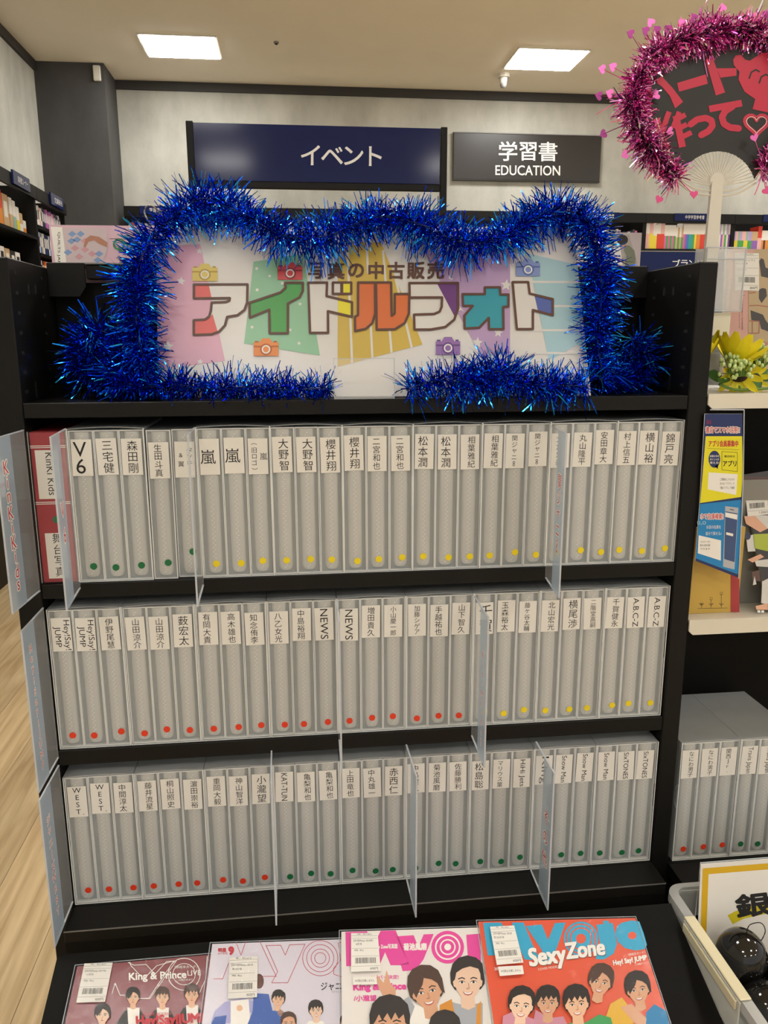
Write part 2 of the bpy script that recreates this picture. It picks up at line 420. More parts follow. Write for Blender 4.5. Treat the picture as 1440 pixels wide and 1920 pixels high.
ORD = 'first second third fourth fifth sixth seventh eighth ninth tenth eleventh twelfth thirteenth fourteenth fifteenth sixteenth seventeenth eighteenth nineteenth twentieth twenty-first twenty-second twenty-third twenty-fourth twenty-fifth twenty-sixth twenty-seventh'.split()
DOTNAME = {'g': 'green', 'y': 'yellow', 'r': 'red'}
KINDTXT = {'v': 'upright lettering', 'h': 'sideways lettering', 'h2': 'two sideways lines', 'pair': 'two columns of lettering', 'logo': 'bracketed lettering', 'w': 'stacked capital letters'}
def album(x, y, z, kind, txt, dot, rnd, i, row, group, lz=None, tilt=0., dotz=None, short=False):
    where = '%s from left on %s' % (ORD[i], row)
    o = thing('photo_album', 'album with %s, %s dot, %s' % (KINDTXT[kind], DOTNAME[dot], where), 'album', (x, y, z), (0, tilt, 0), group)
    link('cover', COVER, o); link('spine_roll', ROLLM, o); link('binding_holes', HOLES, o); link('spine_film', FILM, o)
    l = link('name_label', label_mesh(kind, txt), o, (rnd.uniform(-.0006, .0004)-.0005, .0002, (lz or .169)+rnd.uniform(-.002, .002)), (0, rnd.uniform(-.02, .02), 0))
    link('sticker_dot', DOTM[dot], o, (rnd.uniform(-.002, .0045), .0002, dotz or .0175+rnd.uniform(-.003, .003)))
    return o
def case_mesh():
    q = MB(); w_, h_, d_, t_ = .0990, .2095, .163, .0009
    def side(x0, x1):
        pts = [(0, 0), (d_, 0), (d_, h_), (0, h_)]
        for k in range(9):
            a = PI/2-PI*k/8; pts.append((.010*math.cos(a)*1.0, h_*.55+.022*math.sin(a)))
        q.prism(pts, 0, x0, x1, CASE)
    side(-w_/2, -w_/2+t_); side(w_/2-t_, w_/2)
    q.box(-w_/2+t_, w_/2-t_, 0, d_, 0, .0009, CASE)
    n = 12; vs = []
    for i in range(n+1):
        u = i/n; x = -w_/2+t_+(w_-2*t_)*u; bow = .0022*math.sin(PI*u)
        vs += [(x, 0, h_+bow*1.0-.0009), (x, 0, h_+bow), (x, d_, h_), (x, d_, h_-.0009)]
    fs = []
    for i in range(n):
        a = i*4; c = a+4
        fs += [(a, c, c+1, a+1), (a+1, c+1, c+2, a+2), (a+3, a+2, c+2, c+3), (a, a+3, c+3, c)]
    q.add(vs, fs, CASE)
    # bright moulded rim of the opening
    q.box(-w_/2, -w_/2+.0012, -.0007, -.0001, 0, h_, EDGE); q.box(w_/2-.0012, w_/2, -.0007, -.0001, 0, h_, EDGE)
    q.box(-w_/2+.0012, w_/2-.0012, -.0007, -.0001, 0, .0010, EDGE)
    return q.mesh('slipcase')
CASEM = case_mesh()
def slipcase(xc, z, y, label, group):
    o = link('slipcase', CASEM, None, (xc, y, z)); tag(o, label, 'slipcase', group); return o
rnd = random.Random(11)
ROWA = [('v', 'V6', 'g'), ('v', '三宅健', 'g'), ('v', '森田剛', 'g'), ('v', '生田斗真', 'g'), ('pair', 'タッキー/&翼', 'g'),
        ('v', '嵐', 'y'), ('v', '嵐', 'y'), ('logo', '', 'y'), ('v', '大野智', 'y'), ('v', '大野智', 'y'), ('v', '櫻井翔', 'y'),
        ('v', '櫻井翔', 'y'), ('v', '二宮和也', 'y'), ('v', '二宮和也', 'y'), ('v', '松本潤', 'y'), ('v', '松本潤', 'y'), ('v', '相葉雅紀', 'y'),
        ('v', '相葉雅紀', 'y'), ('v', '関ジャニ∞', 'y'), ('v', '関ジャニ∞', 'y'), ('v', '大倉忠義', 'y'), ('v', '丸山隆平', 'y'), ('v', '安田章大', 'y'),
        ('v', '村上信五', 'y'), ('v', '横山裕', 'y'), ('v', '錦戸亮', 'y')]
ROWB = [('h2', 'Hey!Say!/JUMP', 'r'), ('h2', 'Hey!Say!/JUMP', 'r'), ('v', '伊野尾慧', 'r'), ('v', '山田涼介', 'r'), ('v', '山田涼介', 'r'), ('v', '薮宏太', 'r'),
        ('v', '有岡大貴', 'r'), ('v', '高木雄也', 'r'), ('v', '知念侑李', 'r'), ('v', '八乙女光', 'r'), ('v', '中島裕翔', 'r'), ('h', 'NEWS', 'r'),
        ('h', 'NEWS', 'r'), ('v', '増田貴久', 'r'), ('v', '小山慶一郎', 'r'), ('v', '加藤シゲアキ'[:5], 'r'), ('v', '手越祐也', 'r'), ('v', '山下智久', 'r'),
        ('v', '千賀', 'y'), ('v', '玉森裕太', 'y'), ('v', '藤ヶ谷太輔', 'y'), ('v', '北山宏光', 'y'), ('v', '横尾渉', 'y'), ('v', '二階堂高嗣', 'y'),
        ('v', '千賀健永', 'y'), ('h', 'A.B.C-Z', 'y'), ('h', 'A.B.C-Z', 'y')]
ROWC = [('w', '', 'r'), ('w', '', 'r'), ('v', '中間淳太', 'r'), ('v', '藤井流星', 'r'), ('v', '桐山照史', 'r'), ('v', '濵田崇裕', 'r'),
        ('v', '重岡大毅', 'r'), ('v', '神山智洋', 'r'), ('v', '小瀧望', 'r'), ('h', 'KAT-TUN', 'g'), ('v', '亀梨和也', 'g'), ('v', '亀梨和也', 'g'),
        ('v', '上田竜也', 'g'), ('v', '中丸雄一', 'g'), ('v', '赤西仁', 'g'), ('v', '中島健人', 'g'), ('v', '菊池風磨', 'g'), ('v', '佐藤勝利', 'g'),
        ('v', '松島聡', 'g'), ('v', 'マリウス葉', 'g'), ('h', 'HiHi Jets', 'g'), ('h', 'King', 'g'), ('h', 'Snow Man', 'g'), ('h', 'Snow Man', 'g'),
        ('h', 'Snow Man', 'g'), ('h', 'SixTONES', 'g'), ('h', 'SixTONES', 'g')]
CW = .0996
def row_of_cases(items, z, x0, ncase, first, rowname, group, y=.006):
    for c in range(ncase):
        xc = x0+CW*(c+.5)
        slipcase(xc, z+.0002, y-.0002, 'clear plastic slipcase around three albums, %s case from the left on the %s' % (ORD[c+(1 if False else 0)], rowname), 'slipcases on the '+rowname)
        for k in range(3):
            i = first+c*3+k; kd, tx, dt = items[i]
            album(xc+(k-1)*.03235, y+.0014+rnd.uniform(0, .0012), z+.0013, kd, tx, dt, rnd, i, rowname, 'albums on the '+rowname)
row_of_cases(ROWB, ZB, .0018, 9, 0, 'middle shelf', None)
row_of_cases(ROWC, ZC, .0018, 9, 0, 'lowest shelf', None, y=.004)
# top row: case, two loose albums, seven cases
rn = 'top shelf'
slipcase(.0995, ZA+.0002, .0058, 'clear plastic slipcase around three albums, right beside the red file', 'slipcases on the top shelf')
for k in range(3): album(.0995+(k-1)*.03235, .0075, ZA+.0013, *ROWA[k], rnd, k, rn, 'albums on the top shelf')
for k, xx in ((3, .1660), (4, .1985)):
    album(xx-.0005, .0075+.006*(k-3), ZA+.0003, *ROWA[k], rnd, k, rn, 'albums on the top shelf', tilt=.006, dotz=.023 if k == 3 else .036, lz=.166)
for c in range(7):
    xc = .2165+.0975*(c+.5)
    slipcase(xc, ZA+.0002, .0058, 'clear slipcase with three yellow-dot albums, %s such from left, top shelf' % ORD[c], 'slipcases on the top shelf')
    for k in range(3):
        i = 5+c*3+k; kd, tx, dt = ROWA[i]
        album(xc+(k-1)*.0323, .0072+rnd.uniform(0, .0012), ZA+.0013, kd, tx, dt, rnd, i, rn, 'albums on the top shelf')

# red box file at the left end of the top shelf
REDC = mat('red_file_card', '#a02630', .5, noise=.05, scale=60)
t = thing('box_file', 'red box file with white labels and green dot in clear sleeve', 'file', (.0263, .008, ZA+.0004))
q = MB(); q.bbox(-.0245, .0205, 0, .155, 0, .2055, .001, REDC); q.build('file_body', t)
p = Print((0, -.0002, 0), (1, 0, 0), (0, 0, 1), (0, -1, 0))
for z in (.187, .1115):
    p.rect(-.0245, z, .0205, z+.0011, PWHITE, 1); p.rect(-.0245, z-.0023, .0205, z-.0013, PWHITE, 1)
p.build('spine_lines', t)
p = Print((0, -.0002, 0), (1, 0, 0), (0, 0, 1), (0, -1, 0)); p.rect(-.0190, .1165, .0105, .182, PAPER, 2); p.text('KinKi Kids', -.0015, .150, .0135, INK, 3, .004, -PI/2, width=.057); p.build('name_label', t)
p = Print((0, -.0002, 0), (1, 0, 0), (0, 0, 1), (0, -1, 0)); p.rect(-.0165, .006, .0105, .0695, PAPER, 2)
for i, ch in enumerate('舞台写真'): p.text(ch, -.0005, .062-.0155*i, .0148, INK, 3, .012)
p.build('name_label', t)
link('sticker_dot', DOTM['g'], t, (.0, -.0004, .088))
q = MB()
q.add([(-.0255, -.0012, -.0002), (.0255, -.0012, -.0002), (.0255, -.0012, .2065), (-.0255, -.0012, .2065)], [(0, 1, 2, 3)], mat('thin_film', (.35, .36, .36), .2, alpha=.08))
q.box(.0215, .0228, -.0011, .15, 0, .2065, CASE); q.box(-.0268, -.0256, -.0012, -.0004, 0, .2065, EDGE); q.box(.0226, .0238, -.0012, -.0004, 0, .2065, EDGE)
q.build('clear_sleeve', t)

# ================================================================== ACRYLIC DIVIDERS
def divider(label, xr, xf, z0, z1, yr=.155, yf=-.081, text=None, face=1, strip=True, tsize=.012, ttop=None, tbot=None):
    """clear plate standing between the albums, sticking out in front of the shelf"""
    L_ = abs(yf)+.010; ang = math.atan2(xf-xr, L_)
    o = thing('shelf_divider', label, 'divider', (xr, .0, z0), (0, 0, ang), 'clear acrylic dividers between albums')
    h = z1-z0; e = L_
    q = MB(); q.bbox(-.0008, .0008, -e+.0018, -.0012, .0015, h-.0015, .0002, ACRYL); q.build('clear_plate', o)
    q = MB()
    q.box(-.0011, .0011, -e, -e+.0017, 0, h, ACEDGE); q.box(-.0011, .0011, -e+.0018, -.0012, h-.0014, h, ACEDGE); q.box(-.0011, .0011, -e+.0018, -.0012, 0, .0014, ACEDGE)
    q.build('plate_edge', o)
    if strip:
        y1 = -e+.0019; y2 = -e+.045; xs = .0010*face
        p = Print((xs, y1, 0), (0, 1, 0), (0, 0, 1), (face, 0, 0))
        if face < 0: p = Print((xs, y2, 0), (0, -1, 0), (0, 0, 1), (face, 0, 0))
        wd = y2-y1
        p.rect(0, .0015, wd, h-.0015, STRIP, 0)
        if text:
            n = len(text); tp = ttop or h*.8; bt = tbot or h*.1; st = (tp-bt)/n
            for i, ch in enumerate(text):
                zz = tp-st*(i+.5); r = -PI/2 if ch in 'ー-∞' else 0
                p.text(ch, wd*.5, zz, tsize*1.0, PWHITE, 1, .10, r); p.text(ch, wd*.5, zz, tsize*1.0, RED, 2, .012, r)
        p.build('name_strip', o)
    return o
divider('clear divider with red lettering at the left end of the top shelf', -.0012, -.0072, 1.114, 1.333, text='KinKi Kids'.replace(' ', ''), tsize=.024, ttop=.19, tbot=.02, face=1)
divider('clear divider with pale strip between red file and first slipcase', .0515, .0580, 1.116, 1.334, text='V6', tsize=.026, ttop=.14, tbot=.075)
divider('clear divider seen edge-on between green-dot and yellow-dot albums', .2160, .2185, 1.114, 1.333, strip=False)
divider('clear divider with red lettering near the right end of the top shelf', .7035, .6935, 1.106, 1.327, text='関ジャニ∞', tsize=.022, ttop=.165, tbot=.055, face=-1)
divider('clear divider with small red lettering at the left end of the middle shelf', .0008, .0008, .866, 1.091, text='Hey!Say!JUMP', tsize=.014, ttop=.2, tbot=.02)
divider('clear divider seen edge-on in the middle shelf above the lowest shelf', .4003, .3985, .868, 1.086, strip=False)
divider('clear divider with small red lettering right of centre on the middle shelf', .5993, .5975, .862, 1.083, text='Kis-My-Ft2', tsize=.014, ttop=.165, tbot=.02, face=-1)
divider('clear divider with red lettering at the left end of the lowest shelf', .0004, .0002, .630, .855, text='ジャニーズWEST', tsize=.015, ttop=.19, tbot=.03)
divider('clear divider seen edge-on left of centre on the lowest shelf', .3008, .3025, .636, .858, strip=False)
divider('clear divider with plain strip right of centre on the lowest shelf', .5000, .5022, .630, .855, face=-1, text='')
divider('clear divider with red lettering near the right end of the lowest shelf', .6994, .6985, .6235, .847, text='その他', tsize=.024, ttop=.155, tbot=.055, face=-1)

# ================================================================== PLANE HELPERS FOR FLAT ARTWORK
def hit(px, py, p0, n):
    d = ray(px, py); t = (Vector(p0)-CAMLOC).dot(n)/d.dot(n); return CAMLOC+d*t
def sheet(p0, u, v, n, step=.00012):
    """flat artwork on the plane through p0; shapes are given in photo units and laid out in the plane's own u, v"""
    u, v, n = Vector(u).normalized(), Vector(v).normalized(), Vector(n).normalized(); p0 = Vector(p0)
    def mp(p):
        h = hit(p[0], p[1], p0, n)-p0; return (h.dot(u), h.dot(v))
    return Print(p0, u, v, n, mp, step)
def crop(ox, oy, k): return lambda *pts: [(ox+x/k, oy+y/k) for x, y in pts]
def slab(name, parent, o, u, v, n, wd, ht, th, mt, smt=None):
    """thin rigid sheet: o is its front top-left corner, u to the right, v up, n towards the viewer"""
    o, u, v, n = Vector(o), Vector(u), Vector(v), Vector(n)
    c = [o, o+u*wd, o+u*wd-v*ht, o-v*ht]; c += [p-n*th for p in c]
    q = MB(); q.add(c, [(3, 2, 1, 0)], mt); q.add(c, [(4, 5, 6, 7), (0, 1, 5, 4), (1, 2, 6, 5), (2, 3, 7, 6), (3, 0, 4, 7)], smt or mt)
    return q.build(name, parent)

# ================================================================== BANNER ON TOP OF THE UNIT
BANW = mat('banner_paper', '#dcdad6', .32, noise=.02, scale=14, bump=.15)
BR = mat('banner_brown', '#5b3a2e', .4); PINK = mat('banner_pink', '#dca9bf', .35); GREENP = mat('banner_pale_green', '#8cc09c', .35)
GREENL = mat('banner_green', '#3f9c45', .35); YEL = mat('banner_ochre', '#ccb04c', .35); YELB = mat('banner_yellow', '#e6dc2a', .35)
ORG = mat('banner_orange', '#d8703a', .35); PUR = mat('banner_lilac', '#b79ac2', .35); PURD = mat('banner_purple', '#6d3b80', .35)
TEAL = mat('banner_teal', '#2b9aae', .35); LBL = mat('banner_sky', '#a5cad4', .35); BLU = mat('banner_blue', '#4f63ad', .35); REDB = mat('banner_red', '#de5a55', .35)
cBL, cBR, cTL, cTR = Vector((.163, .060, 1.3735)), Vector((.764, .020, 1.3725)), Vector((.161, .130, 1.600)), Vector((.756, .100, 1.603))
def ban(u, v): return cBL*(1-u)*(1-v) + cBR*u*(1-v) + cTL*(1-u)*v + cTR*u*v
ban_n = (cBR-cBL).cross(cTL-cBL).normalized()
if ban_n.y > 0: ban_n = -ban_n
t = thing('banner_sign', 'white idol photo banner with colourful outlined letters framed by blue tinsel', 'banner', (.46, .04, 1.3675))
tb = Vector(t.location)
q = MB(); N = 8; vs = []
for j in range(N+1):
    for i in range(N+1):
        pt = ban(i/N, -.024+1.024*j/N)-tb; vs += [pt, pt-ban_n*.003]
def gi(i, j, k): return (j*(N+1)+i)*2+k
fs = []
for j in range(N):
    for i in range(N):
        fs += [(gi(i, j, 0), gi(i+1, j, 0), gi(i+1, j+1, 0), gi(i, j+1, 0)), (gi(i, j, 1), gi(i, j+1, 1), gi(i+1, j+1, 1), gi(i+1, j, 1))]
for i in range(N):
    fs += [(gi(i, 0, 0), gi(i, 0, 1), gi(i+1, 0, 1), gi(i+1, 0, 0)), (gi(i, N, 0), gi(i+1, N, 0), gi(i+1, N, 1), gi(i, N, 1)),
           (gi(0, i, 0), gi(0, i+1, 0), gi(0, i+1, 1), gi(0, i, 1)), (gi(N, i, 0), gi(N, i, 1), gi(N, i+1, 1), gi(N, i+1, 0))]
q.add(vs, fs, BANW); q.build('board', t, smooth=False)
class BPrint(Print):
    def P(s, p, z):
        v = (738-p[1])/313; u = (p[0]-(298-7*v))/((1107-32*v)-(298-7*v))
        return ban(u, v)-tb+ban_n*(z*.00018+.0004)
p = BPrint(); c1 = crop(280, 420, 3.2727); c2 = crop(680, 420, 3.2727)
p.poly(c1((45, 135), (305, 125), (455, 845), (50, 900)), PINK, 1)
p.poly(c1((625, 235), (925, 185), (1030, 815), (570, 740)), GREENP, 1)
p.poly([(628, 455), (708, 455), (787, 649), (628, 690)], YEL, 1)
for a, b_ in (((645, 455), (655, 684)), ((681, 455), (693, 675)), ((712, 470), (729, 666)), ((736, 525), (767, 656))): p.line([a, b_], 4.2, BANW, 2, n=0)
p.poly([(787, 470), (953, 470), (953, 665), (900, 673)], PUR, 1)
p.poly(c2((1000, 185), (1320, 260), (1345, 740), (1135, 850)), LBL, 1)
for y in (365, 515, 665, 805): p.line(c2((1010, y), (1352, y+2)), 4, BANW, 2, n=0)
for (x, y, r_) in ((190, 355, 28), (110, 755, 37), (300, 168, 22), (305, 850, 20)): p.star(*c1((x, y))[0], r_/3.27, BANW, 2, .1)
for (x, y, r_) in ((870, 385, 38), (590, 525, 28), (820, 680, 30), (690, 740, 35), (515, 350, 25)): p.star(*c2((x, y))[0], r_/3.27, BANW, 2, .1)
for x, y in ((645, 278), (723, 325), (905, 238), (648, 410), (800, 370), (908, 498), (618, 640), (848, 658), (903, 740)): p.ell(*c1((x, y))[0], 2.8, 2.8, BANW, 2, 12)
p.build('printed_background', t)
p = BPrint()
for i, ch in enumerate('写真の中古販売'): p.text(ch, 587+37.4*i, 509.5, 34, BR, 6, .045, down=True)
p.build('small_heading', t)
def outlined(name, fills, lines, w_=4.6):
    p = BPrint()
    for k, (pts, mt) in enumerate(fills): p.poly(pts, mt, 3+k)
    for l in lines: p.line(l, w_, BR, 8, True, 8)
    p.build(name, t)
A_ = c1((268, 378), (590, 378), (588, 490), (572, 535), (530, 568), (468, 578), (455, 630), (420, 668), (375, 685), (268, 688), (268, 598), (335, 594), (360, 575), (370, 540), (375, 490), (460, 487), (482, 478), (484, 462), (268, 464))
outlined('letter', [(A_, BANW), (c1((272, 382), (357, 382), (374, 460), (272, 460)), REDB), (c1((272, 602), (335, 598), (365, 580), (380, 560), (412, 672), (375, 681), (272, 684)), REDB)], [A_])
I_ = c1((925, 368), (925, 420), (905, 460), (835, 497), (835, 680), (725, 680), (722, 535), (605, 583), (602, 492), (790, 428), (820, 400), (818, 368))
outlined('letter', [(I_, GREENL)], [I_])
D_ = c1((958, 368), (1072, 368), (1070, 452), (1225, 490), (1225, 580), (1078, 545), (1080, 678), (970, 678)); d1 = c1((1108, 368), (1160, 368), (1160, 438), (1108, 438)); d2 = c1((1164, 368), (1220, 368), (1220, 438), (1164, 438))
outlined('letter', [(D_, BANW), (c1((1140, 470), (1221, 490), (1221, 577), (1140, 558)), YELB), (d1, BANW), (d2, YELB)], [D_, d1, d2])
R1 = c1((1262, 368), (1366, 368), (1368, 560), (1350, 620), (1310, 655), (1245, 668), (1243, 580), (1262, 570)); R2 = c2((62, 368), (155, 368), (160, 575), (178, 560), (178, 440), (268, 440), (266, 560), (240, 620), (180, 658), (68, 660))
outlined('letter', [(R1, ORG), (R2, ORG)], [R1, R2])
F_ = c2((268, 372), (568, 372), (570, 530), (545, 600), (490, 645), (400, 660), (300, 660), (297, 568), (420, 565), (455, 550), (468, 520), (470, 462), (270, 462))
outlined('letter', [(F_, BANW), (c2((440, 376), (565, 376), (566, 525), (548, 580)), PURD)], [F_])
O_ = c2((735, 400), (830, 400), (832, 445), (882, 445), (882, 520), (850, 522), (852, 660), (762, 660), (760, 590), (700, 650), (610, 655), (608, 575), (660, 515), (600, 515), (597, 442), (735, 442))
outlined('letter', [(O_, TEAL)], [O_])
T_ = c2((908, 368), (1005, 368), (1015, 440), (1160, 475), (1160, 575), (1035, 542), (1035, 660), (935, 660))
outlined('letter', [(T_, BANW), (c2((1045, 450), (1156, 478), (1156, 570), (1068, 550)), BLU)], [T_])
for (x, y, col_, dk, rr) in ((382, 515, '#dcc868', '#b89a3a', .05), (539, 513, '#cf4a50', '#8e2a30', -.03), (495, 656, '#e08a4a', '#b35f28', -.05), (835, 655, '#8f68a8', '#5f3f7a', 0), (987, 507, '#7f93c8', '#5066a8', .05)):
    m1 = mat('camera_print_'+col_, col_, .4); m2 = mat('camera_print_'+dk, dk, .4); p = BPrint()
    p.rect(x-23, y-11, x+23, y+14, m1, 9); p.poly([(x-12, y-11), (x-7, y-19), (x+7, y-19), (x+12, y-11)], m1, 9); p.rect(x-21, y-14, x-14, y-11, m2, 9); p.rect(x+14, y-14, x+20, y-11, m2, 9)
    p.rect(x-23, y-5, x+23, y-2, m2, 10); p.ell(x, y+2, 11, 11, m2, 11); p.ell(x, y+2, 8, 8, PWHITE, 12); p.ell(x, y+2, 5.5, 5.5, m1, 13)
    p.build('camera_picture', t)
# clear block on the shelf in front of the banner
q = MB(); q.bbox(.402, .4825, -.0005+.002, .020, ZT+.0003, 1.4205, .0012, ACRYL)
o = thing('acrylic_holder', 'empty clear acrylic card holder in front of the banner bottom edge', 'card holder', (0, 0, 0))
q = MB(); q.bbox(.402, .4825, .0020, .0035, ZT+.0003, 1.4205, .0003, ACRYL); q.build('front_plate', o)
q = MB(); q.box(.402, .4825, .0036, .026, ZT+.0003, ZT+.003, ACRYL); q.build('foot', o)
q = MB()
for a in ((.4015, .4023, .0018, .0036, ZT+.0003, 1.421), (.4822, .483, .0018, .0036, ZT+.0003, 1.421), (.4024, .4821, .0018, .0036, 1.4202, 1.421)): q.box(*a, ACEDGE)
q.build('plate_edge', o)

# ================================================================== TINSEL
def smooth(path, n):
    P = [Vector(a) for a in path]; out = []
    for i in range(len(P)-1):
        a, b_, c, d = P[max(i-1, 0)], P[i], P[i+1], P[min(i+2, len(P)-1)]
        for k in range(n):
            t_ = k/n
            out.append(.5*((2*b_)+(c-a)*t_+(2*a-5*b_+4*c-d)*t_*t_+(3*b_-a-3*c+d)*t_**3))
    out.append(P[-1]); return out
def fringe(path, n, length, mats_, seed, clampf=None, wd=.00155, core=.006, flat=1., curl=.16, lr=(.45, 1.12)):
    """thousands of foil strips round a path, as one mesh"""
    rng = np.random.default_rng(seed); P = np.array([list(p) for p in path]); seg = np.linalg.norm(P[1:]-P[:-1], axis=1); cum = np.r_[0, np.cumsum(seg)]
    s = rng.uniform(0, cum[-1], n); idx = np.clip(np.searchsorted(cum, s)-1, 0, len(seg)-1); f = ((s-cum[idx])/seg[idx])[:, None]
    base = P[idx]*(1-f)+P[idx+1]*f; tan = (P[idx+1]-P[idx])/seg[idx][:, None]
    d = rng.normal(size=(n, 3)); d -= (d*tan).sum(1)[:, None]*tan; d /= np.linalg.norm(d, axis=1)[:, None]
    d = d+tan*rng.normal(0, .38, (n, 1)); d /= np.linalg.norm(d, axis=1)[:, None]
    # tufts: density and length vary along the garland
    mod = .86+.14*np.sin(s*90+seed)+.10*np.sin(s*37+seed*2)
    L_ = length*rng.uniform(lr[0], lr[1], n)*mod
    side = np.cross(d, rng.normal(size=(n, 3))); side /= np.linalg.norm(side, axis=1)[:, None]
    bend = np.cross(d, side)*rng.normal(0, curl, (n, 1)); sag = np.array([0, 0, -1.])*.10
    V = np.zeros((n, 4, 2, 3))
    for k, t_ in enumerate((0, .34, .68, 1.)):
        c = base+d*(core*.3+L_[:, None]*t_)+(bend+sag)*(L_[:, None]*t_*t_)
        ww = wd*.5*(1 if k < 3 else .8)
        tw = side*math.cos(.25*k)+np.cross(d, side)*math.sin(.25*k)
        V[:, k, 0] = c-tw*ww; V[:, k, 1] = c+tw*ww
    V = V.reshape(-1, 3)
    if clampf: V = clampf(V)
    base_i = (np.arange(n)*8)[:, None, None]
    q_ = np.array([[0, 1, 3, 2], [2, 3, 5, 4], [4, 5, 7, 6]])[None]
    F = (base_i+q_).reshape(-1)
    me = bpy.data.meshes.new('fringe'); me.vertices.add(len(V)); me.vertices.foreach_set('co', V.reshape(-1).astype(np.float32))
    nf = n*3; me.loops.add(nf*4); me.loops.foreach_set('vertex_index', F.astype(np.int32)); me.polygons.add(nf)
    me.polygons.foreach_set('loop_start', np.arange(0, nf*4, 4, dtype=np.int32))
    for m_ in mats_: me.materials.append(m_)
    me.polygons.foreach_set('material_index', np.repeat(rng.integers(0, len(mats_), n), 3).astype(np.int32))
    me.update(calc_edges=True); me.validate(); return me
FOIL = [mat('blue_foil', (.005, .12, .80), .10, metal=1.), mat('blue_foil_deep', (.003, .05, .5), .13, metal=1.), mat('blue_foil_bright', (.02, .36, .95), .08, metal=1.)]
WIRE = mat('tinsel_wire', (.02, .05, .2), .5)
def shelfclamp(V):
    x, y, z = V[:, 0], V[:, 1], V[:, 2]
    low = (y > -.003) & (z < ZT+.0012); z[low] = ZT+.0012+np.abs(z[low]-ZT)*.03
    x[:] = np.clip(x, .0022, W-.0022)
    inb = (x > .157) & (x < .768) & (z < 1.603)
    u = np.clip((x-.162)/.6, 0, 1); v = np.clip((z-1.373)/.228, 0, 1)
    yb = (.060*(1-u)+.020*u)*(1-v)+(.130*(1-u)+.100*u)*v-.006
    m_ = inb & (y > yb-.001); y[m_] = yb[m_]-.001
    bk = (y > .157) & (z < 1.556); y[bk] = .157
    V[:, 0], V[:, 1], V[:, 2] = x, y, z; return V
def garland(label, path, dens, length, seed, group='blue tinsel garlands'):
    sp = smooth(path, 8); ln = sum((sp[i+1]-sp[i]).length for i in range(len(sp)-1))
    o = thing('tinsel_garland', label, 'tinsel', group=group)
    q = MB(); q.tube(sp, .0013, WIRE, 5); q.build('core_wire', o)
    f = link('fringe', fringe(sp, int(ln*dens), length, FOIL, seed, shelfclamp), o); f['kind'] = 'stuff'
    return o
garland('long blue tinsel garland arching round the top and sides of the banner',
        [(.150, .045, 1.412), (.141, .05, 1.455), (.143, .055, 1.507), (.147, .07, 1.549), (.167, .085, 1.584), (.196, .095, 1.613), (.228, .105, 1.634), (.259, .105, 1.625), (.292, .095, 1.611), (.331, .080, 1.588), (.371, .078, 1.581), (.411, .078, 1.588), (.457, .088, 1.609), (.494, .09, 1.611), (.538, .08, 1.598), (.581, .07, 1.578), (.631, .068, 1.579), (.675, .078, 1.601), (.716, .088, 1.621), (.755, .088, 1.620), (.775, .07, 1.594), (.782, .06, 1.552), (.782, .045, 1.5), (.776, .035, 1.449), (.782, .03, 1.404)], 6800, .046, 5)
garland('bushy blue tinsel clump heaped at the left end of the top shelf', [(.150, .05, 1.400), (.108, .07, 1.398), (.066, .08, 1.408), (.055, .085, 1.437), (.078, .09, 1.458), (.106, .085, 1.445), (.120, .07, 1.415), (.125, .05, 1.395)], 8160, .050, 6)
garland('low blue tinsel garland along the left bottom edge of the banner', [(.110, .035, 1.397), (.142, .03, 1.385), (.191, .028, 1.386), (.24, .026, 1.381), (.29, .026, 1.383), (.34, .024, 1.379), (.384, .022, 1.380), (.398, .02, 1.376)], 6460, .040, 7)
garland('blue tinsel bunch spilling over the shelf edge below the purple camera', [(.499, .005, 1.378), (.528, .004, 1.388), (.565, .002, 1.394), (.588, .0, 1.389), (.624, .004, 1.402), (.662, .006, 1.386), (.708, .006, 1.382), (.754, .006, 1.381)], 7140, .046, 8)
garland('dark blue tinsel tail curling at the right end of the top shelf', [(.785, .04, 1.388), (.815, .06, 1.385), (.846, .075, 1.388), (.868, .085, 1.405), (.866, .09, 1.432), (.850, .09, 1.445)], 7140, .048, 9)
# bent wire hook at the banner's upper left corner
q = MB(); q.tube(smooth([(.158, .115, 1.600), (.150, .115, 1.616), (.155, .115, 1.626), (.166, .113, 1.622), (.176, .112, 1.607), (.166, .112, 1.594)], 6), .0011, mat('bare_wire', (.55, .53, .48), .25, metal=1.), 6)
tag(q.build('wire_hook'), 'thin bent metal wire hook at the upper left banner corner', 'hook')

# ================================================================== BOOKS ON THE REAR SIDE OF THE UNIT
t = thing('craft_magazine', 'pale pink magazine with a quilting hand photo behind the left tinsel', 'magazine', (.06, .25, 1.3485))
slab('cover', t, (-.076, 0, .268), (1, 0, 0), (0, 0, 1), (0, -1, 0), .162, .2675, .012, mat('cover_pink', '#d9b6c4', .3), PWHITE)
p = sheet((.06, .25, 1.3485), (1, 0, 0), (0, 0, 1), (0, -1, 0)); p.o = Vector((0, -.0004, 0)); p.mp0 = p.mp; cq = crop(0, 290, 3.765)
p.poly(cq((358, 508), (440, 512), (470, 765), (392, 765)), PWHITE, 1)
p.poly(cq((440, 520), (740, 522), (762, 590), (765, 640), (750, 700), (715, 760), (470, 765)), mat('quilt_print', '#cdbcc0', .4), 1)
QB = mat('quilt_blue', '#7f9cc8', .4); QP = mat('quilt_rose', '#cf9aa2', .4); SKIN = mat('print_skin', '#dca98c', .45); SKIND = mat('print_skin_shade', '#b57f68', .45)
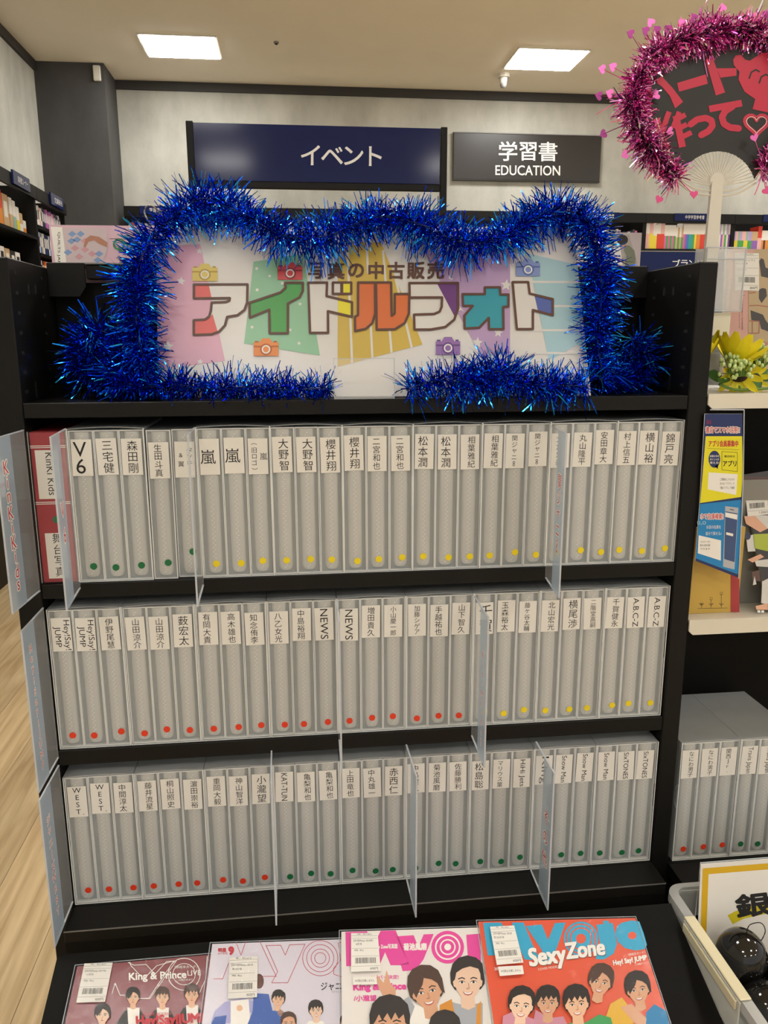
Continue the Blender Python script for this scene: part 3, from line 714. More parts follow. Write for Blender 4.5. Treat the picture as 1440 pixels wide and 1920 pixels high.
for k, (x, y) in enumerate(((510, 560), (545, 600), (570, 560), (505, 610), (600, 610), (480, 690), (530, 660), (600, 670), (650, 700), (700, 700), (690, 745), (560, 720))):
    p.poly(cq((x-30, y), (x, y-22), (x+30, y), (x, y+22)), QB if k in (0, 1, 2, 3, 9, 10, 5) else QP, 2)
p.poly(cq((760, 620), (700, 580), (640, 570), (605, 595), (590, 650), (605, 655), (625, 615), (665, 605), (700, 630), (758, 655)), SKIND, 3)
p.text('QUILTS JAPAN', *cq((415, 690))[0], 6.3, INK, 3, .01, -PI/2, down=True, width=76)
p.text('Qui', *cq((880, 640))[0], 30, mat('title_green', '#3d8a5f', .4), 3, .02, 0, down=True)
p.build('printed_cover', t)
t = thing('photo_magazine', 'magazine with a person in grey-green shirt behind the right tinsel', 'magazine', (.86, .25, 1.3485))
slab('cover', t, (-.085, 0, .266), (1, 0, 0), (0, 0, 1), (0, -1, 0), .150, .2655, .010, mat('cover_pale_pink', '#cfc2c2', .3), PWHITE)
p = sheet((.86, .25, 1.3485), (1, 0, 0), (0, 0, 1), (0, -1, 0)); p.o = Vector((0, -.0004, 0)); cr = crop(1140, 380, 4.8)
HAIR = mat('print_hair', '#2b221f', .5)
p.poly(cr((-160, 290), (190, 290), (270, 575), (-160, 575)), mat('backdrop_grey', '#b9b0a8', .4), 1)
p.poly(cr((40, 330), (100, 340), (130, 560), (50, 560)), PWHITE, 2)
p.poly(cr((150, 385), (190, 385), (235, 430), (248, 500), (240, 572), (150, 572), (165, 480), (140, 430)), mat('shirt_sage', '#7f8570', .5), 3)
p.poly(cr((100, 345), (165, 345), (175, 385), (130, 395), (100, 375)), SKIN, 3); p.ell(*cr((128, 335))[0], 10.5, 9.5, HAIR, 4)
p.poly(cr((75, 490), (150, 520), (150, 540), (90, 520)), SKIN, 4)
p.build('printed_cover', t)

# ================================================================== RIGHT-HAND UNIT
RX0 = W+.0285; RX1 = 1.83
unit2 = thing('display_unit', 'neighbouring black display unit with two white shelves at the right edge', 'shelf')
q = MB(); q.box(RX0, RX1, .19, .2, .3, 1.35, BLACKM); q.build('back_panel', unit2)
q = MB(); q.bbox(RX1+.0005, RX1+.0285, 0, .2, 0, 1.547, .0015, BLACK); q.build('side_panel', unit2)
def wshelf(z, lip):
    q = MB(); q.prism([(RX0+.0004, z), (RX1, z), (RX1, z-lip), (RX0+.007, z-lip), (RX0+.0004, z-lip+.006)], 1, -.002, .001, WHITE)
    q.box(RX0+.0004, RX1, .0012, .1885, z-.004, z, WHITE); q.build('white_shelf', unit2)
wshelf(1.3685, .021); wshelf(1.0315, .0235)
q = MB(); q.bbox(RX0, RX1, -.0507, -.0003, .5955, .6155, .0008, BLACK); q.box(RX0, RX1, 0, .1885, .5955, .6153, BLACK); q.build('base_shelf', unit2)
q = MB(); q.box(RX0, RX1, -.048, -.0455, .42, .595, BLACKM); q.box(RX0, RX1, .002, .012, 0, .595, BLACKM); q.build('front_board', unit2)
ROWR = [('v', 'なにわ男子', 'r'), ('v', 'なにわ男子', 'r'), ('v', '関西Jr.', 'r'), ('h', 'Travis Japan', 'g'), ('h', 'Travis Japan', 'g'), ('h', 'Travis Japan', 'g')]
for c in range(2):
    xc = RX0+.0085+CW*(c+.5)
    slipcase(xc, .6157, .0058, 'clear plastic slipcase in the right-hand unit, %s' % ('beside the black upright' if c == 0 else 'cut by the photo edge'), 'slipcases in the right-hand unit')
    for k in range(3):
        i = c*3+k; kd, tx, dt = ROWR[i]
        album(xc+(k-1)*.03235, .0074, .6168, kd, tx, dt, rnd, i, 'the right-hand unit', 'albums in the right-hand unit')

# ---- price stickers
def pricetag(p, pts, price, z=6, lines=('', ''), bars=True):
    """pts: tl, tr, br, bl in photo units"""
    tl, tr, br, bl = [Vector((a[0], a[1], 0)) for a in pts]
    def at(u, v):
        q_ = tl*(1-u)*(1-v)+tr*u*(1-v)+br*u*v+bl*(1-u)*v; return (q_.x, q_.y)
    p.poly([at(0, 0), at(1, 0), at(1, 1), at(0, 1)], PAPER, z)
    for v in (.07, .14, .40, .60, .86): p.line([at(.02, v), at(.98, v)], .5, GREY, z+1, n=0)
    r_ = random.Random(int(pts[0][0])); u = .14
    if bars:
        while u < .84:
            w_ = r_.choice((.008, .014, .02)); p.poly([at(u, .64), at(u+w_, .64), at(u+w_, .79), at(u, .79)], INK, z+1); u += w_+r_.choice((.01, .016))
    h = (bl-tl).length; rot = math.atan2(tr.y-tl.y, tr.x-tl.x); ww = (tr-tl).length
    def tx(s_, u, v, sz, width=None): p.text(s_, *at(u, v), h*sz, INK, z+1, .0, -rot if False else rot*0-0, down=True, width=width)
    tx(lines[0], .45, .20, .07, ww*.75); tx(lines[1], .28, .29, .065, None)
    tx('(税抜・税込)', .28, .45, .05, ww*.35); tx('(株)・税込表示', .5, .035, .04, ww*.55); tx(price, .78, .93, .085)

# ---- pink bagged magazine on the upper white shelf
BAG = mat('poly_bag', (.25, .26, .27), .10, alpha=.055, bump=.5, scale=22, spec=1.)
mo = Vector((1.1125, .115, 1.369)); mu = Vector((1, 0, 0)); mv = Vector((0, .08, 1)).normalized(); mn = Vector((0, -1, .08)).normalized()
t = thing('bagged_magazine', 'pink magazine in a clear bag with white price label, upper white shelf', 'magazine', mo)
slab('cover', t, (-.1015, 0, 0)+Vector((0, .08*.209, .209)) if False else Vector((-.1015, 0, 0))+mv*.2095, mu, mv, mn, .205, .209, .007, mat('cover_salmon', '#cf9f94', .3), PWHITE)
p = sheet(mo, mu, mv, mn); p.o = mn*.0004; cp = crop(1300, 440, 6.0)
TAN = mat('cover_tan', '#b7a17c', .35); DK = mat('print_dark_grey', '#3c3838', .5); CHAIRC = mat('print_brown', '#a06048', .5)
p.poly(cp((690, 165), (1700, 165), (1700, 1800), (610, 1800), (622, 640)), TAN, 1)
p.poly(cp((738, 300), (760, 265), (790, 280), (810, 370), (1000, 440), (1000, 500), (850, 490), (760, 470)), DK, 2)
p.poly(cp((735, 620), (775, 600), (815, 610), (825, 690), (765, 770), (735, 720)), DK, 2)
p.poly(cp((640, 850), (780, 900), (810, 960), (900, 1080), (870, 1100), (760, 1060), (740, 980), (650, 960)), DK, 2)
p.poly(cp((760, 1200), (1000, 1230), (1000, 1300), (820, 1290), (800, 1360), (760, 1350)), mat('print_rose', '#b98070', .5), 2)
for a, b_ in (((625, 800), (720, 795)), ((720, 795), (860, 815)), ((625, 970), (740, 975)), ((740, 975), (735, 1110)), ((735, 1110), (620, 1108)), ((660, 970), (660, 1108)), ((625, 660), (700, 650))): p.line(cp(a, b_), 1.8, CHAIRC, 3, n=0)
p.line(cp((510, 685), (580, 685)), .6, DK, 2, n=0)
p.text('2018 EARLY SUMMER', *cp((548, 900))[0], 3.6, DK, 2, .012, -PI/2, down=True, width=58); p.text('catalogue of spring things', *cp((515, 890))[0], 2.4, DK, 2, 0, -PI/2, down=True, width=55)
pricetag(p, cp((462, 205), (733, 210), (735, 632), (462, 625)), '800円', 6, ('(冊子セット)', 'Myojo 2018'))
p.build('printed_cover', t)
q = MB(); q.add([Vector((-.105, 0, -.0))+mv*.0005+mn*.003, Vector((.106, 0, 0))+mv*.0005+mn*.003, Vector((.106, 0, 0))+mv*.212+mn*.003, Vector((-.105, 0, 0))+mv*.212+mn*.003], [(0, 1, 2, 3)], BAG); q.build('clear_bag', t)
# ---- cream booklet behind the fan stand
t = thing('cream_booklet', 'plain cream booklet standing behind the clear fan stand', 'booklet', (.985, .150, 1.3688))
slab('cover', t, (-.045, 0, .150), (1, 0, 0), (0, 0, 1), (0, -1, 0), .060, .1498, .01, mat('cream_card', '#cfc8b2', .5))

# ---- fan stand and decorated fan
t = thing('leaflet_stand', 'clear acrylic stand holding the fan handle on the upper white shelf', 'stand', (.985, .10, 1.3688))
q = MB(); CA2 = mat('clear_stand', (.93, .95, .95), .06, alpha=.22)
for (a, b_, c, d, e, f) in ((-.030, .030, -.014, -.012, .118, .206), (-.030, .030, .020, .022, .118, .206), (-.030, -.028, -.012, .020, .118, .206), (.028, .030, -.012, .020, .118, .206), (-.030, .030, -.014, .022, .114, .118)): q.box(a, b_, c, d, e, f, CA2)
q.build('clear_box', t)
q = MB()
for x in (-.030, .030): q.tube([(x, -.014, .116), (x, -.014, .206)], .0012, ACEDGE, 6)
for z in (.206, .116, .190): q.tube([(-.030, -.014, z), (.030, -.014, z)], .001, ACEDGE, 6)
q.tube([(-.030, .021, .206), (.030, .021, .206)], .001, ACEDGE, 6); q.build('box_edge', t)
q = MB(); q.bbox(-.022, .022, -.002, .002, .004, .1135, .001, CA2); q.bbox(-.028, .028, -.02, .025, 0, .004, .001, CA2); q.bbox(-.020, .020, -.006, -.003, .080, .1135, .0005, WHITE); q.build('foot', t)

FX, FY = .966, .096
t = thing('decorated_fan', 'black hand fan with red lettering and pink tinsel border on a white handle', 'fan', (FX, FY, 1.50))
FB = mat('fan_black_card', '#262522', .5, noise=.05, scale=30); FWH = mat('fan_white_plastic', '#ded9cc', .4); FRED = mat('fan_red_film', '#cc2446', .32)
pts = []
for i in range(33):      # outline: wide oval cut by an arc round the handle
    a = math.radians(-48+276*i/32); pts.append((.118*math.copysign(abs(math.cos(a))**.9, math.cos(a)), .287+.095*math.copysign(abs(math.sin(a))**.95, math.sin(a))))
for i in range(13):
    a = math.radians(158-136*i/12); pts.append((.062*math.cos(a), .150+.058*math.sin(a)))
q = MB(); q.prism(pts, 1, -.0008, .0008, FB); q.build('fan_face', t)
for i in range(26):
    q = MB(); a = math.radians(20+140*i/25); q.tube([(.010*math.cos(a), 0, .158+.010*math.sin(a)), (.064*math.cos(a), 0, .150+.060*math.sin(a))], .0008, FWH, 5); q.build('rib', t)
q = MB()
for r_, dz in ((.0016, 0), (.0012, .006)): q.tube(smooth([(-.060, 0, .166+dz), (-.035, 0, .152+dz), (-.008, 0, .148+dz), (.008, 0, .148+dz), (.035, 0, .152+dz), (.060, 0, .166+dz)], 5), r_, FWH, 6)
q.tube([(.0, -.0015, .168), (0, .0015, .168)], .011, FWH, 20)
q.build('lower_frame', t)
q = MB(); q.prism([(-.0085, .166), (.0085, .166), (.0105, .03), (.0115, -.005), (-.0115, -.005), (-.0105, .03)], 1, -.0032, .0032, FWH); q.build('handle', t)
p = sheet((FX, FY, 1.50), (1, 0, 0), (0, 0, 1), (0, -1, 0)); p.o = Vector((0, -.0012, 0)); cf = crop(1080, 0, 4.0); LW = 13
p.poly(cf((508, 668), (562, 660), (558, 872), (520, 880), (470, 850), (500, 770)), FRED, 1)
p.poly(cf((595, 620), (635, 570), (720, 660), (800, 765), (740, 815), (700, 720), (640, 650)), FRED, 1)
p.poly(cf((755, 625), (970, 560), (985, 630), (770, 690)), FRED, 1)
p.poly(cf((968, 450), (1022, 435), (1115, 695), (1045, 718)), FRED, 1); p.poly(cf((1050, 515), (1200, 513), (1200, 570), (1080, 585)), FRED, 1)
p.poly(cf((1175, 450), (1195, 418), (1235, 415), (1265, 450), (1300, 458), (1390, 400), (1450, 395), (1500, 440), (1440, 530), (1500, 600), (1540, 700), (1500, 860), (1320, 820), (1340, 745), (1260, 690), (1215, 600), (1222, 540), (1180, 490)), FRED, 1)
for a in ((1295, 590), (1370, 625)): p.line(cf(a, (a[0]+15, a[1]-45), (a[0]+50, a[1]-65), (a[0]+75, a[1]-50)), 3, FB, 2)
p.build('upper_lettering', t)
p = sheet((FX, FY, 1.50), (1, 0, 0), (0, 0, 1), (0, -1, 0)); p.o = Vector((0, -.0012, 0))
p.line(cf((600, 890), (640, 1020), (682, 1150)), 12, FRED, 1, n=0); p.line(cf((695, 840), (672, 900), (650, 985)), 10, FRED, 2.6, n=0); p.line(cf((598, 885), (682, 1152)), 1.6, PWHITE, 2, n=0)
p.line(cf((745, 870), (795, 1105)), 13, FRED, 2, n=0); p.line(cf((770, 840), (722, 960)), 9, FRED, 2.4, n=0)
for i, (a, b_) in enumerate((((740, 905), (818, 862)), ((770, 965), (828, 935)), ((782, 1035), (862, 995)))): p.line(cf(a, b_), 9.5, FRED, 3+.3*i, n=0)
p.line(cf((855, 935), (905, 898), (970, 886), (1012, 905), (1020, 945), (990, 985), (935, 1015)), 12, FRED, 1)
p.line(cf((995, 820), (1240, 775)), 12.5, FRED, 1, n=0); p.line(cf((1170, 800), (1115, 835), (1090, 880), (1105, 930), (1150, 958), (1215, 965)), 12.5, FRED, 2)
hp = [(1350+88*x, 930-84*y) for x, y in heart_pts(24)]; p.line(cf(*hp), 7.5, FRED, 1, True); p.line(cf(*[(1350+76*x, 930-72*y) for x, y in heart_pts(24)]), 1, PWHITE, 2, True, 0)
p.build('lower_lettering', t)
# pink tinsel border with little foil hearts
t = thing('pink_tinsel', 'pink and silver tinsel with little foil hearts edging the black fan', 'tinsel', (FX, FY, 1.787))
MG = [mat('magenta_foil', (.88, .22, .66), .12, metal=1.), mat('pink_foil', (.98, .42, .76), .10, metal=1.), mat('silver_foil', (.95, .92, .93), .10, metal=1.), mat('plum_foil', (.45, .06, .30), .25, metal=1.)]
rp = smooth([hit(x, y, (FX, FY-.006, 1.787), Vector((0, 1, 0)))-Vector((FX, FY, 1.787)) for x, y in
    ((1270, 335), (1238, 300), (1205, 255), (1188, 205), (1192, 160), (1215, 115), (1255, 85), (1305, 66), (1350, 58), (1400, 55), (1450, 66), (1490, 100), (1508, 150), (1510, 200), (1495, 250), (1462, 290), (1428, 318))], 5)
q = MB(); q.tube(rp, .002, MG[2], 5); q.build('core_wire', t)
def fanclamp(V):
    x, y, z = V[:, 0], V[:, 1], V[:, 2]
    m_ = ((x/.118)**2+(z/.1)**2 < 1.1) & (y > -.0022); V[m_, 1] = -.0022; return V
f = link('fringe', fringe(rp, 5600, .031, [MG[0], MG[1], MG[0], MG[1], MG[3]], 21, fanclamp, .0016, .004, curl=.3), t); f['kind'] = 'stuff'
f = link('silver_fringe', fringe(rp, 4200, .021, [MG[2], MG[2], MG[1]], 22, fanclamp, .0024, .004, curl=.5), t); f['kind'] = 'stuff'
rr = random.Random(4)
HM = [mat('heart_foil', (.75, .16, .45), .28, metal=.8), mat('heart_foil_dark', (.30, .05, .20), .3, metal=.8), mat('heart_foil_red', (.72, .10, .25), .3, metal=.8)]
hearts = [(1351, 17, 0), (1342, 32, 1), (1293, 38, 1), (1275, 45, 0), (1213, 48, 0), (1228, 58, 1), (1245, 60, 1), (1178, 67, 1), (1203, 64, 1), (1142, 131, 0), (1125, 133, 0), (1121, 181, 1), (1130, 252, 1), (1139, 178, 0), (1168, 292, 0), (1232, 375, 2), (1293, 367, 2), (1428, 360, 2), (1228, 180, 0), (1405, 262, 0), (1255, 247, 0), (1241, 102, 2), (1414, 32, 0), (1430, 30, 1)]
for (x, y, k) in hearts:
    h = hit(x, y, (FX, FY-.004, 1.787), Vector((0, 1, 0)))-Vector((FX, FY, 1.787)); h.y = -.006-rr.random()*.012
    d = Vector((h.x, 0, h.z)); rim = d.normalized(); rim = Vector((rim.x*.112, 0, rim.z*.090)); an = rr.uniform(0, 6.28); an = math.atan2(-h.x, -h.z)+rr.uniform(-.4, .4); tl = rr.uniform(-.6, .6)
    q = MB(); s_ = .0062; c_, n_ = math.cos(an), math.sin(an)
    hpnt = [(s_*(x_*c_+y_*n_), s_*(-x_*n_+y_*c_)) for x_, y_ in heart_pts(16)]
    q.prism([(h.x+a, h.z+b_) for a, b_ in hpnt], 1, h.y-.0003, h.y+.0003, HM[k])
    q.tube([h, min(rp, key=lambda a: (a-h).length)], .0006, HM[k], 4)
    o = q.build('heart', t)

# ---- artificial flowers on the upper white shelf
t = thing('artificial_flowers', 'yellow artificial flowers with pale green buds on the upper white shelf', 'flowers', (.99, .04, 1.3688))
PET = mat('petal_yellow', '#f0e01e', .5, noise=.05, scale=90); LEAF = mat('leaf_green', '#3f6a2b', .5, noise=.2, scale=60); BUD = mat('bud_pale_green', '#bfd48a', .45); CEN = mat('flower_centre', '#2a1410', .9, bump=.5, scale=300, noise=.2); STM = mat('stem_green', '#6d8f3c', .5)
def petal(c, d, nrm, L_, wd, parent):
    d, nrm = Vector(d).normalized(), Vector(nrm).normalized(); s_ = d.cross(nrm).normalized(); q = MB(); vs = []; n = 6
    for i in range(n+1):
        u = i/n; hw = wd*(.30, .62, .88, 1., .98, .80, .30)[i]; cc = Vector(c)+d*(L_*u)+nrm*(.22*L_*u*u)
        vs += [cc-s_*hw+nrm*.0012, cc-nrm*.0006, cc+s_*hw+nrm*.0012]
    fs = []
    for i in range(n): a = i*3; fs += [(a, a+1, a+4, a+3), (a+1, a+2, a+5, a+4)]
    q.add(vs, fs, PET); return q.build('petal', parent, smooth=True)
def flower(c, nrm, r_, n, parent, skip=(), cup=.25, cr_=.0085):
    c, nrm = Vector(c), Vector(nrm).normalized(); a0 = nrm.cross(Vector((0, 0, 1))).normalized(); b0 = nrm.cross(a0).normalized()
    for k in range(n):
        if k in skip: continue
        a = 2*PI*k/n; d = a0*math.cos(a)+b0*math.sin(a)
        petal(c+d*.004, d+nrm*(cup+rr.uniform(-.12, .12)), nrm, r_*rr.uniform(.9, 1.1), r_*.20, parent)
    q = MB(); q.sphere(c, cr_, CEN, 14, 8, (1, 1, .8)); q.build('flower_centre', parent, smooth=True)
flower((-.046, .012, .045), (-.3, -.1, 1), .036, 11, t, cup=.9)
flower((-.006, -.002, .036), (.30, .05, .95), .046, 13, t, cup=.75)
flower((-.004, -.016, .024), (-.25, -.75, -.35), .027, 10, t, cr_=.0125)
flower((.026, -.004, .020), (.35, -.85, .1), .020, 10, t)
def buds(c, n, r_, seed, up=(0, -.3, 1)):
    r2 = random.Random(seed); q = MB(); qs = MB(); c = Vector(c)
    for k in range(n):
        d = Vector((r2.gauss(0, .6), r2.gauss(-.3, .5), r2.gauss(.6, .5))).normalized(); e = c+d*r_*r2.uniform(.6, 1.1)
        q.sphere(e, .0026, BUD, 7, 5, (1, 1, 1.3)); qs.tube([c-Vector((0, 0, r_*.4)), e-d*.002], .0007, STM, 4)
    q.build('bud_cluster', t, smooth=True)['kind'] = 'stuff'; qs.build('bud_stems', t)['kind'] = 'stuff'
buds((-.024, -.024, .034), 30, .018, 1); buds((-.008, -.03, .030), 26, .016, 2); buds((.034, -.012, .040), 18, .015, 3); buds((.052, -.02, .016), 24, .016, 4); buds((.028, -.01, .055), 14, .014, 5)
def leaf(c, d, nrm, L_, wd):
    d, nrm = Vector(d).normalized(), Vector(nrm).normalized(); s_ = d.cross(nrm).normalized(); q = MB(); vs = []; n = 6
    for i in range(n+1):
        u = i/n; hw = wd*math.sin(PI*min(1, .05+u*.95))**.8; cc = Vector(c)+d*(L_*u)-nrm*(.2*L_*u*u); vs += [cc-s_*hw, cc+nrm*.0008-nrm*.002, cc+s_*hw]
    q.add(vs, [f for i in range(n) for f in ((i*3, i*3+1, i*3+4, i*3+3), (i*3+1, i*3+2, i*3+5, i*3+4))], LEAF); q.build('leaf', t, smooth=True)
for a in (((-.01, .0, .03), (1, -.3, .5), (0, -1, .4), .045, .011), ((-.02, 0, .02), (-1, -.4, .3), (0, -1, .6), .03, .010), ((.01, 0, .03), (.8, -.2, .9), (0, -1, .2), .04, .012), ((.02, -.005, .03), (.4, -.5, -.8), (0, -1, .1), .032, .008), ((-.02, -.01, .022), (-.6, -.7, -.1), (0, -.4, 1), .03, .009), ((.03, .0, .02), (1, -.2, .2), (0, -1, .5), .04, .010)): leaf(*a)
q = MB(); q.tube(smooth([(-.035, -.02, .012), (-.01, -.02, .004), (.03, -.015, .004), (.08, 0, .006)], 6), .0022, STM, 6)
for a in ((-.022, 0, .058), (.003, -.006, .05), (-.004, -.01, .024), (.026, 0, .022)): q.tube([(.0, -.015, .005), Vector(a)*.6, a], .0014, STM, 5)
q.build('stem', t)

# ---- things on the lower white shelf
t = thing('yellow_book', 'golden yellow book with red spine strip behind the blue flyer', 'book', (.985, .024, 1.0318))
slab('cover', t, (-.0555, 0, .135), (1, 0, 0), (0, 0, 1), (0, -1, 0), .0895, .1348, .010, mat('cover_gold', '#c3a14c', .3), PAPER)
p = sheet((.985, .024, 1.0318), (1, 0, 0), (0, 0, 1), (0, -1, 0)); p.o = Vector((0, -.0004, 0)); cy = crop(1220, 740, 4.1727)
p.poly(cy((628, 1180), (692, 1180), (692, 1700), (625, 1700)), mat('strip_red', '#a8383c', .4), 1)
for x, h in ((398, 1640), (472, 1600), (552, 1560)):
    p.line(cy((x, 1670), (x, h)), .5, DK, 1, n=0); p.ring(*cy((x, h-5))[0], 2.6 if h < 1620 else 1.6, .5, DK, 1, 10)
    for s_ in (-1, 1): p.line(cy((x, 1650), (x+18*s_, 1632), (x, 1640)), .5, DK, 1, n=0)
p.line(cy((365, 1672), (600, 1668)), .5, DK, 1, n=0)
p.build('printed_cover', t)
t = thing('app_flyer', 'yellow and blue phone app flyer in a clear sleeve beside the black upright', 'flyer', (.97, -.006, 1.20))
p = sheet((.97, -.006, 1.20), (1, 0, 0), (0, 0, 1), (0, -1, 0)); p.o = Vector((0, 0, 0)); fy = cy
FYE = mat('flyer_yellow', '#e5dc1c', .35); FNB = mat('flyer_navy', '#1b2c63', .35); FBL = mat('flyer_blue', '#1583c4', .35); FSI = mat('phone_grey', '#b3b5bd', .4); FSC = mat('phone_screen', '#3a5280', .3)
ol = fy((425, 150), (718, 150), (722, 600), (705, 1000), (684, 1432), (350, 1300), (385, 850))
hh = [hit(x, y, (.97, -.006, 1.20), Vector((0, 1, 0)))-Vector((.97, -.006, 1.20)) for x, y in ol]
q = MB(); q.prism([(v.x, v.z) for v in hh], 1, .0003, .0018, PWHITE); q.build('card', t)
p.poly(ol, FNB, 0)
p.poly(fy((430, 325), (716, 325), (722, 600), (708, 800), (386, 848), (405, 640)), FYE, 1)
p.poly(fy((386, 856), (708, 822), (700, 1050), (688, 1408), (352, 1280)), FBL, 1)
p.text('書店でスマホ活用!!', *fy((562, 275))[0], 13.5, PWHITE, 2, .09, down=True, width=64); p.text('書店でスマホ活用!!', *fy((562, 275))[0], 13, RED, 3, .02, down=True, width=63)
p.text('川', *fy((452, 215))[0], 9, RED, 3, .02, down=True)
p.text('アプリ会員募集中', *fy((568, 383))[0], 12.5, RED, 3, .03, down=True, width=55); p.line(fy((445, 420), (690, 432)), .5, INK, 2, n=0)
p.ell(*fy((498, 505))[0], 11, 16, FNB, 2); p.poly(fy((500, 560), (530, 545), (524, 582)), FNB, 2)
for k, s_ in enumerate(('お知らせの', 'ポイントが', '使える!')): p.text(s_, *fy((498, 480+26*k))[0], 4.6, PWHITE, 3, .02, down=True, width=17)
p.line(fy((556, 445), (678, 452), (678, 602), (556, 588)), .7, INK, 2, True, 0); p.text('アプリ', *fy((617, 538))[0], 12, INK, 3, .03, down=True, width=25); p.text('書店総合', *fy((617, 482))[0], 4.5, INK, 3, 0, down=True, width=20)
p.poly(fy((452, 608), (680, 622), (668, 785), (445, 740)), PWHITE, 2)
for k, s_ in enumerate(('ご登録はこちらから', 'または「アプリ」で', '「書店 アプリ」で検索')): p.text(s_, *fy((598, 662+33*k))[0], 5, INK, 3, .01, down=True, width=27)
p.text('ホで在庫検索!', *fy((478, 952))[0], 12.5, PWHITE, 2, .09, down=True, width=43); p.text('ホで在庫検索!', *fy((478, 952))[0], 12, RED, 3, .02, down=True, width=42)
p.text('お店の在庫を', *fy((492, 1035))[0], 7.5, PWHITE, 3, .01, down=True, width=27); p.text('自分で探せる♪', *fy((492, 1085))[0], 7.5, PWHITE, 3, .01, down=True, width=29); p.text('u,o', *fy((398, 1005))[0], 14, LBL, 3, -.01, down=True)
p.poly(fy((375, 1100), (550, 1140), (548, 1298), (368, 1240)), PWHITE, 2)
for k, s_ in enumerate(('こちらのコードから', '書店の在庫を検索', 'できます')): p.text(s_, *fy((425, 1150+28*k))[0], 4.4, INK, 3, 0, down=True, width=19)
p.poly(fy((583, 872), (686, 885), (655, 1368), (565, 1345)), FSI, 2); p.poly(fy((584, 912), (680, 930), (655, 1310), (574, 1285)), FSC, 3)
p.poly(fy((584, 920), (678, 938), (675, 978), (583, 955)), PWHITE, 4); p.poly(fy((590, 1075), (645, 1088), (643, 1108), (589, 1095)), PWHITE, 4); p.line(fy((618, 895), (650, 903)), 1.2, INK, 4, n=0)
p.build('printed_face', t)
sl = fy((436, 118), (728, 118), (722, 600), (708, 1000), (684, 1438)); hs = [hit(x, y, (.97, -.006, 1.20), Vector((0, 1, 0)))-Vector((.97, -.006, 1.20)) for x, y in sl]
q = MB(); q.tube([v+Vector((0, -.001, 0)) for v in hs[1:]], .0008, ACEDGE, 5); q.tube([hs[0]+Vector((.005, -.001, 0)), hs[1]+Vector((0, -.001, 0))], .0008, ACEDGE, 5); q.build('sleeve_edge', t)
# grey backing card and the bagged photo magazine
t = thing('backing_card', 'plain grey card standing between yellow book and photo magazine', 'card', (1.05, .062, 1.0318))
slab('sheet', t, (-.022, 0, .20), (1, 0, 0), (0, 0, 1), (0, -1, 0), .10, .1998, .002, mat('grey_card', '#8b8880', .6))
lo = Vector((1.0635, .012, 1.0325)); hi_ = hit(1393, 890, (0, .075, 0), Vector((0, 1, 0))); lv = (hi_-lo); L_ = lv.length; lv.normalize(); lu = Vector((1, 0, 0)); lu = (lu-lv*lu.dot(lv)).normalized(); ln_ = lu.cross(lv).normalized()
if ln_.y > 0: ln_ = -ln_
t = thing('leaning_magazine', 'bagged magazine with crowd photo and white price label, lower white shelf', 'magazine', lo)
slab('cover', t, lv*L_, lu, lv, ln_, .19, L_-.001, .006, mat('cover_dark_photo', '#343032', .3), mat('page_edge', '#a39f96', .7))
p = sheet(lo, lu, lv, ln_); p.o = ln_*.0004; cm = crop(1340, 860, 5.647)
CR = [mat('crowd_white', '#cfcdc8', .4), mat('crowd_lime', '#aab83a', .4), SKIN, mat('crowd_brown', '#5d4038', .4), mat('crowd_navy', '#2c3450', .4)]
p.poly(cm((300, 190), (900, 190), (900, 250), (300, 240)), CR[3], 1)
p.poly(cm((310, 610), (420, 600), (560, 740), (480, 780), (330, 690)), SKIN, 1); p.poly(cm((420, 600), (900, 600), (900, 780), (560, 740)), CR[0], 1)
p.poly(cm((400, 800), (900, 780), (900, 960), (560, 980), (420, 950)), CR[1], 2); p.poly(cm((330, 830), (410, 800), (430, 980), (350, 985)), CR[0], 2)
p.poly(cm((345, 1070), (480, 1010), (520, 1040), (400, 1100)), SKIN, 3); p.poly(cm((420, 1080), (600, 1060), (600, 1150), (440, 1140)), CR[0], 3)
p.poly(cm((500, 1300), (560, 1270), (900, 1300), (900, 1600), (490, 1530)), CR[0], 2); p.poly(cm((395, 1200), (470, 1180), (480, 1300), (400, 1290)), CR[3], 2)
p.poly(cm((430, 1560), (560, 1530), (560, 1600), (440, 1600)), SKIN, 3); p.poly(cm((400, 1340), (420, 1240), (440, 1330)), CR[0], 3); p.ell(*cm((345, 820))[0], 6, 7, CR[4], 3)
p.rect(*cm((450, 1606))[0], *cm((480, 1630))[0], PWHITE, 3); p.rect(*cm((490, 1606))[0], *cm((520, 1630))[0], PWHITE, 3)
pricetag(p, cm((305, 235), (545, 225), (565, 590), (345, 612)), '1,500円', 6, ('(写真セット ジャニーズ)', 'WEST Vol5 10枚'))
p.build('printed_cover', t)

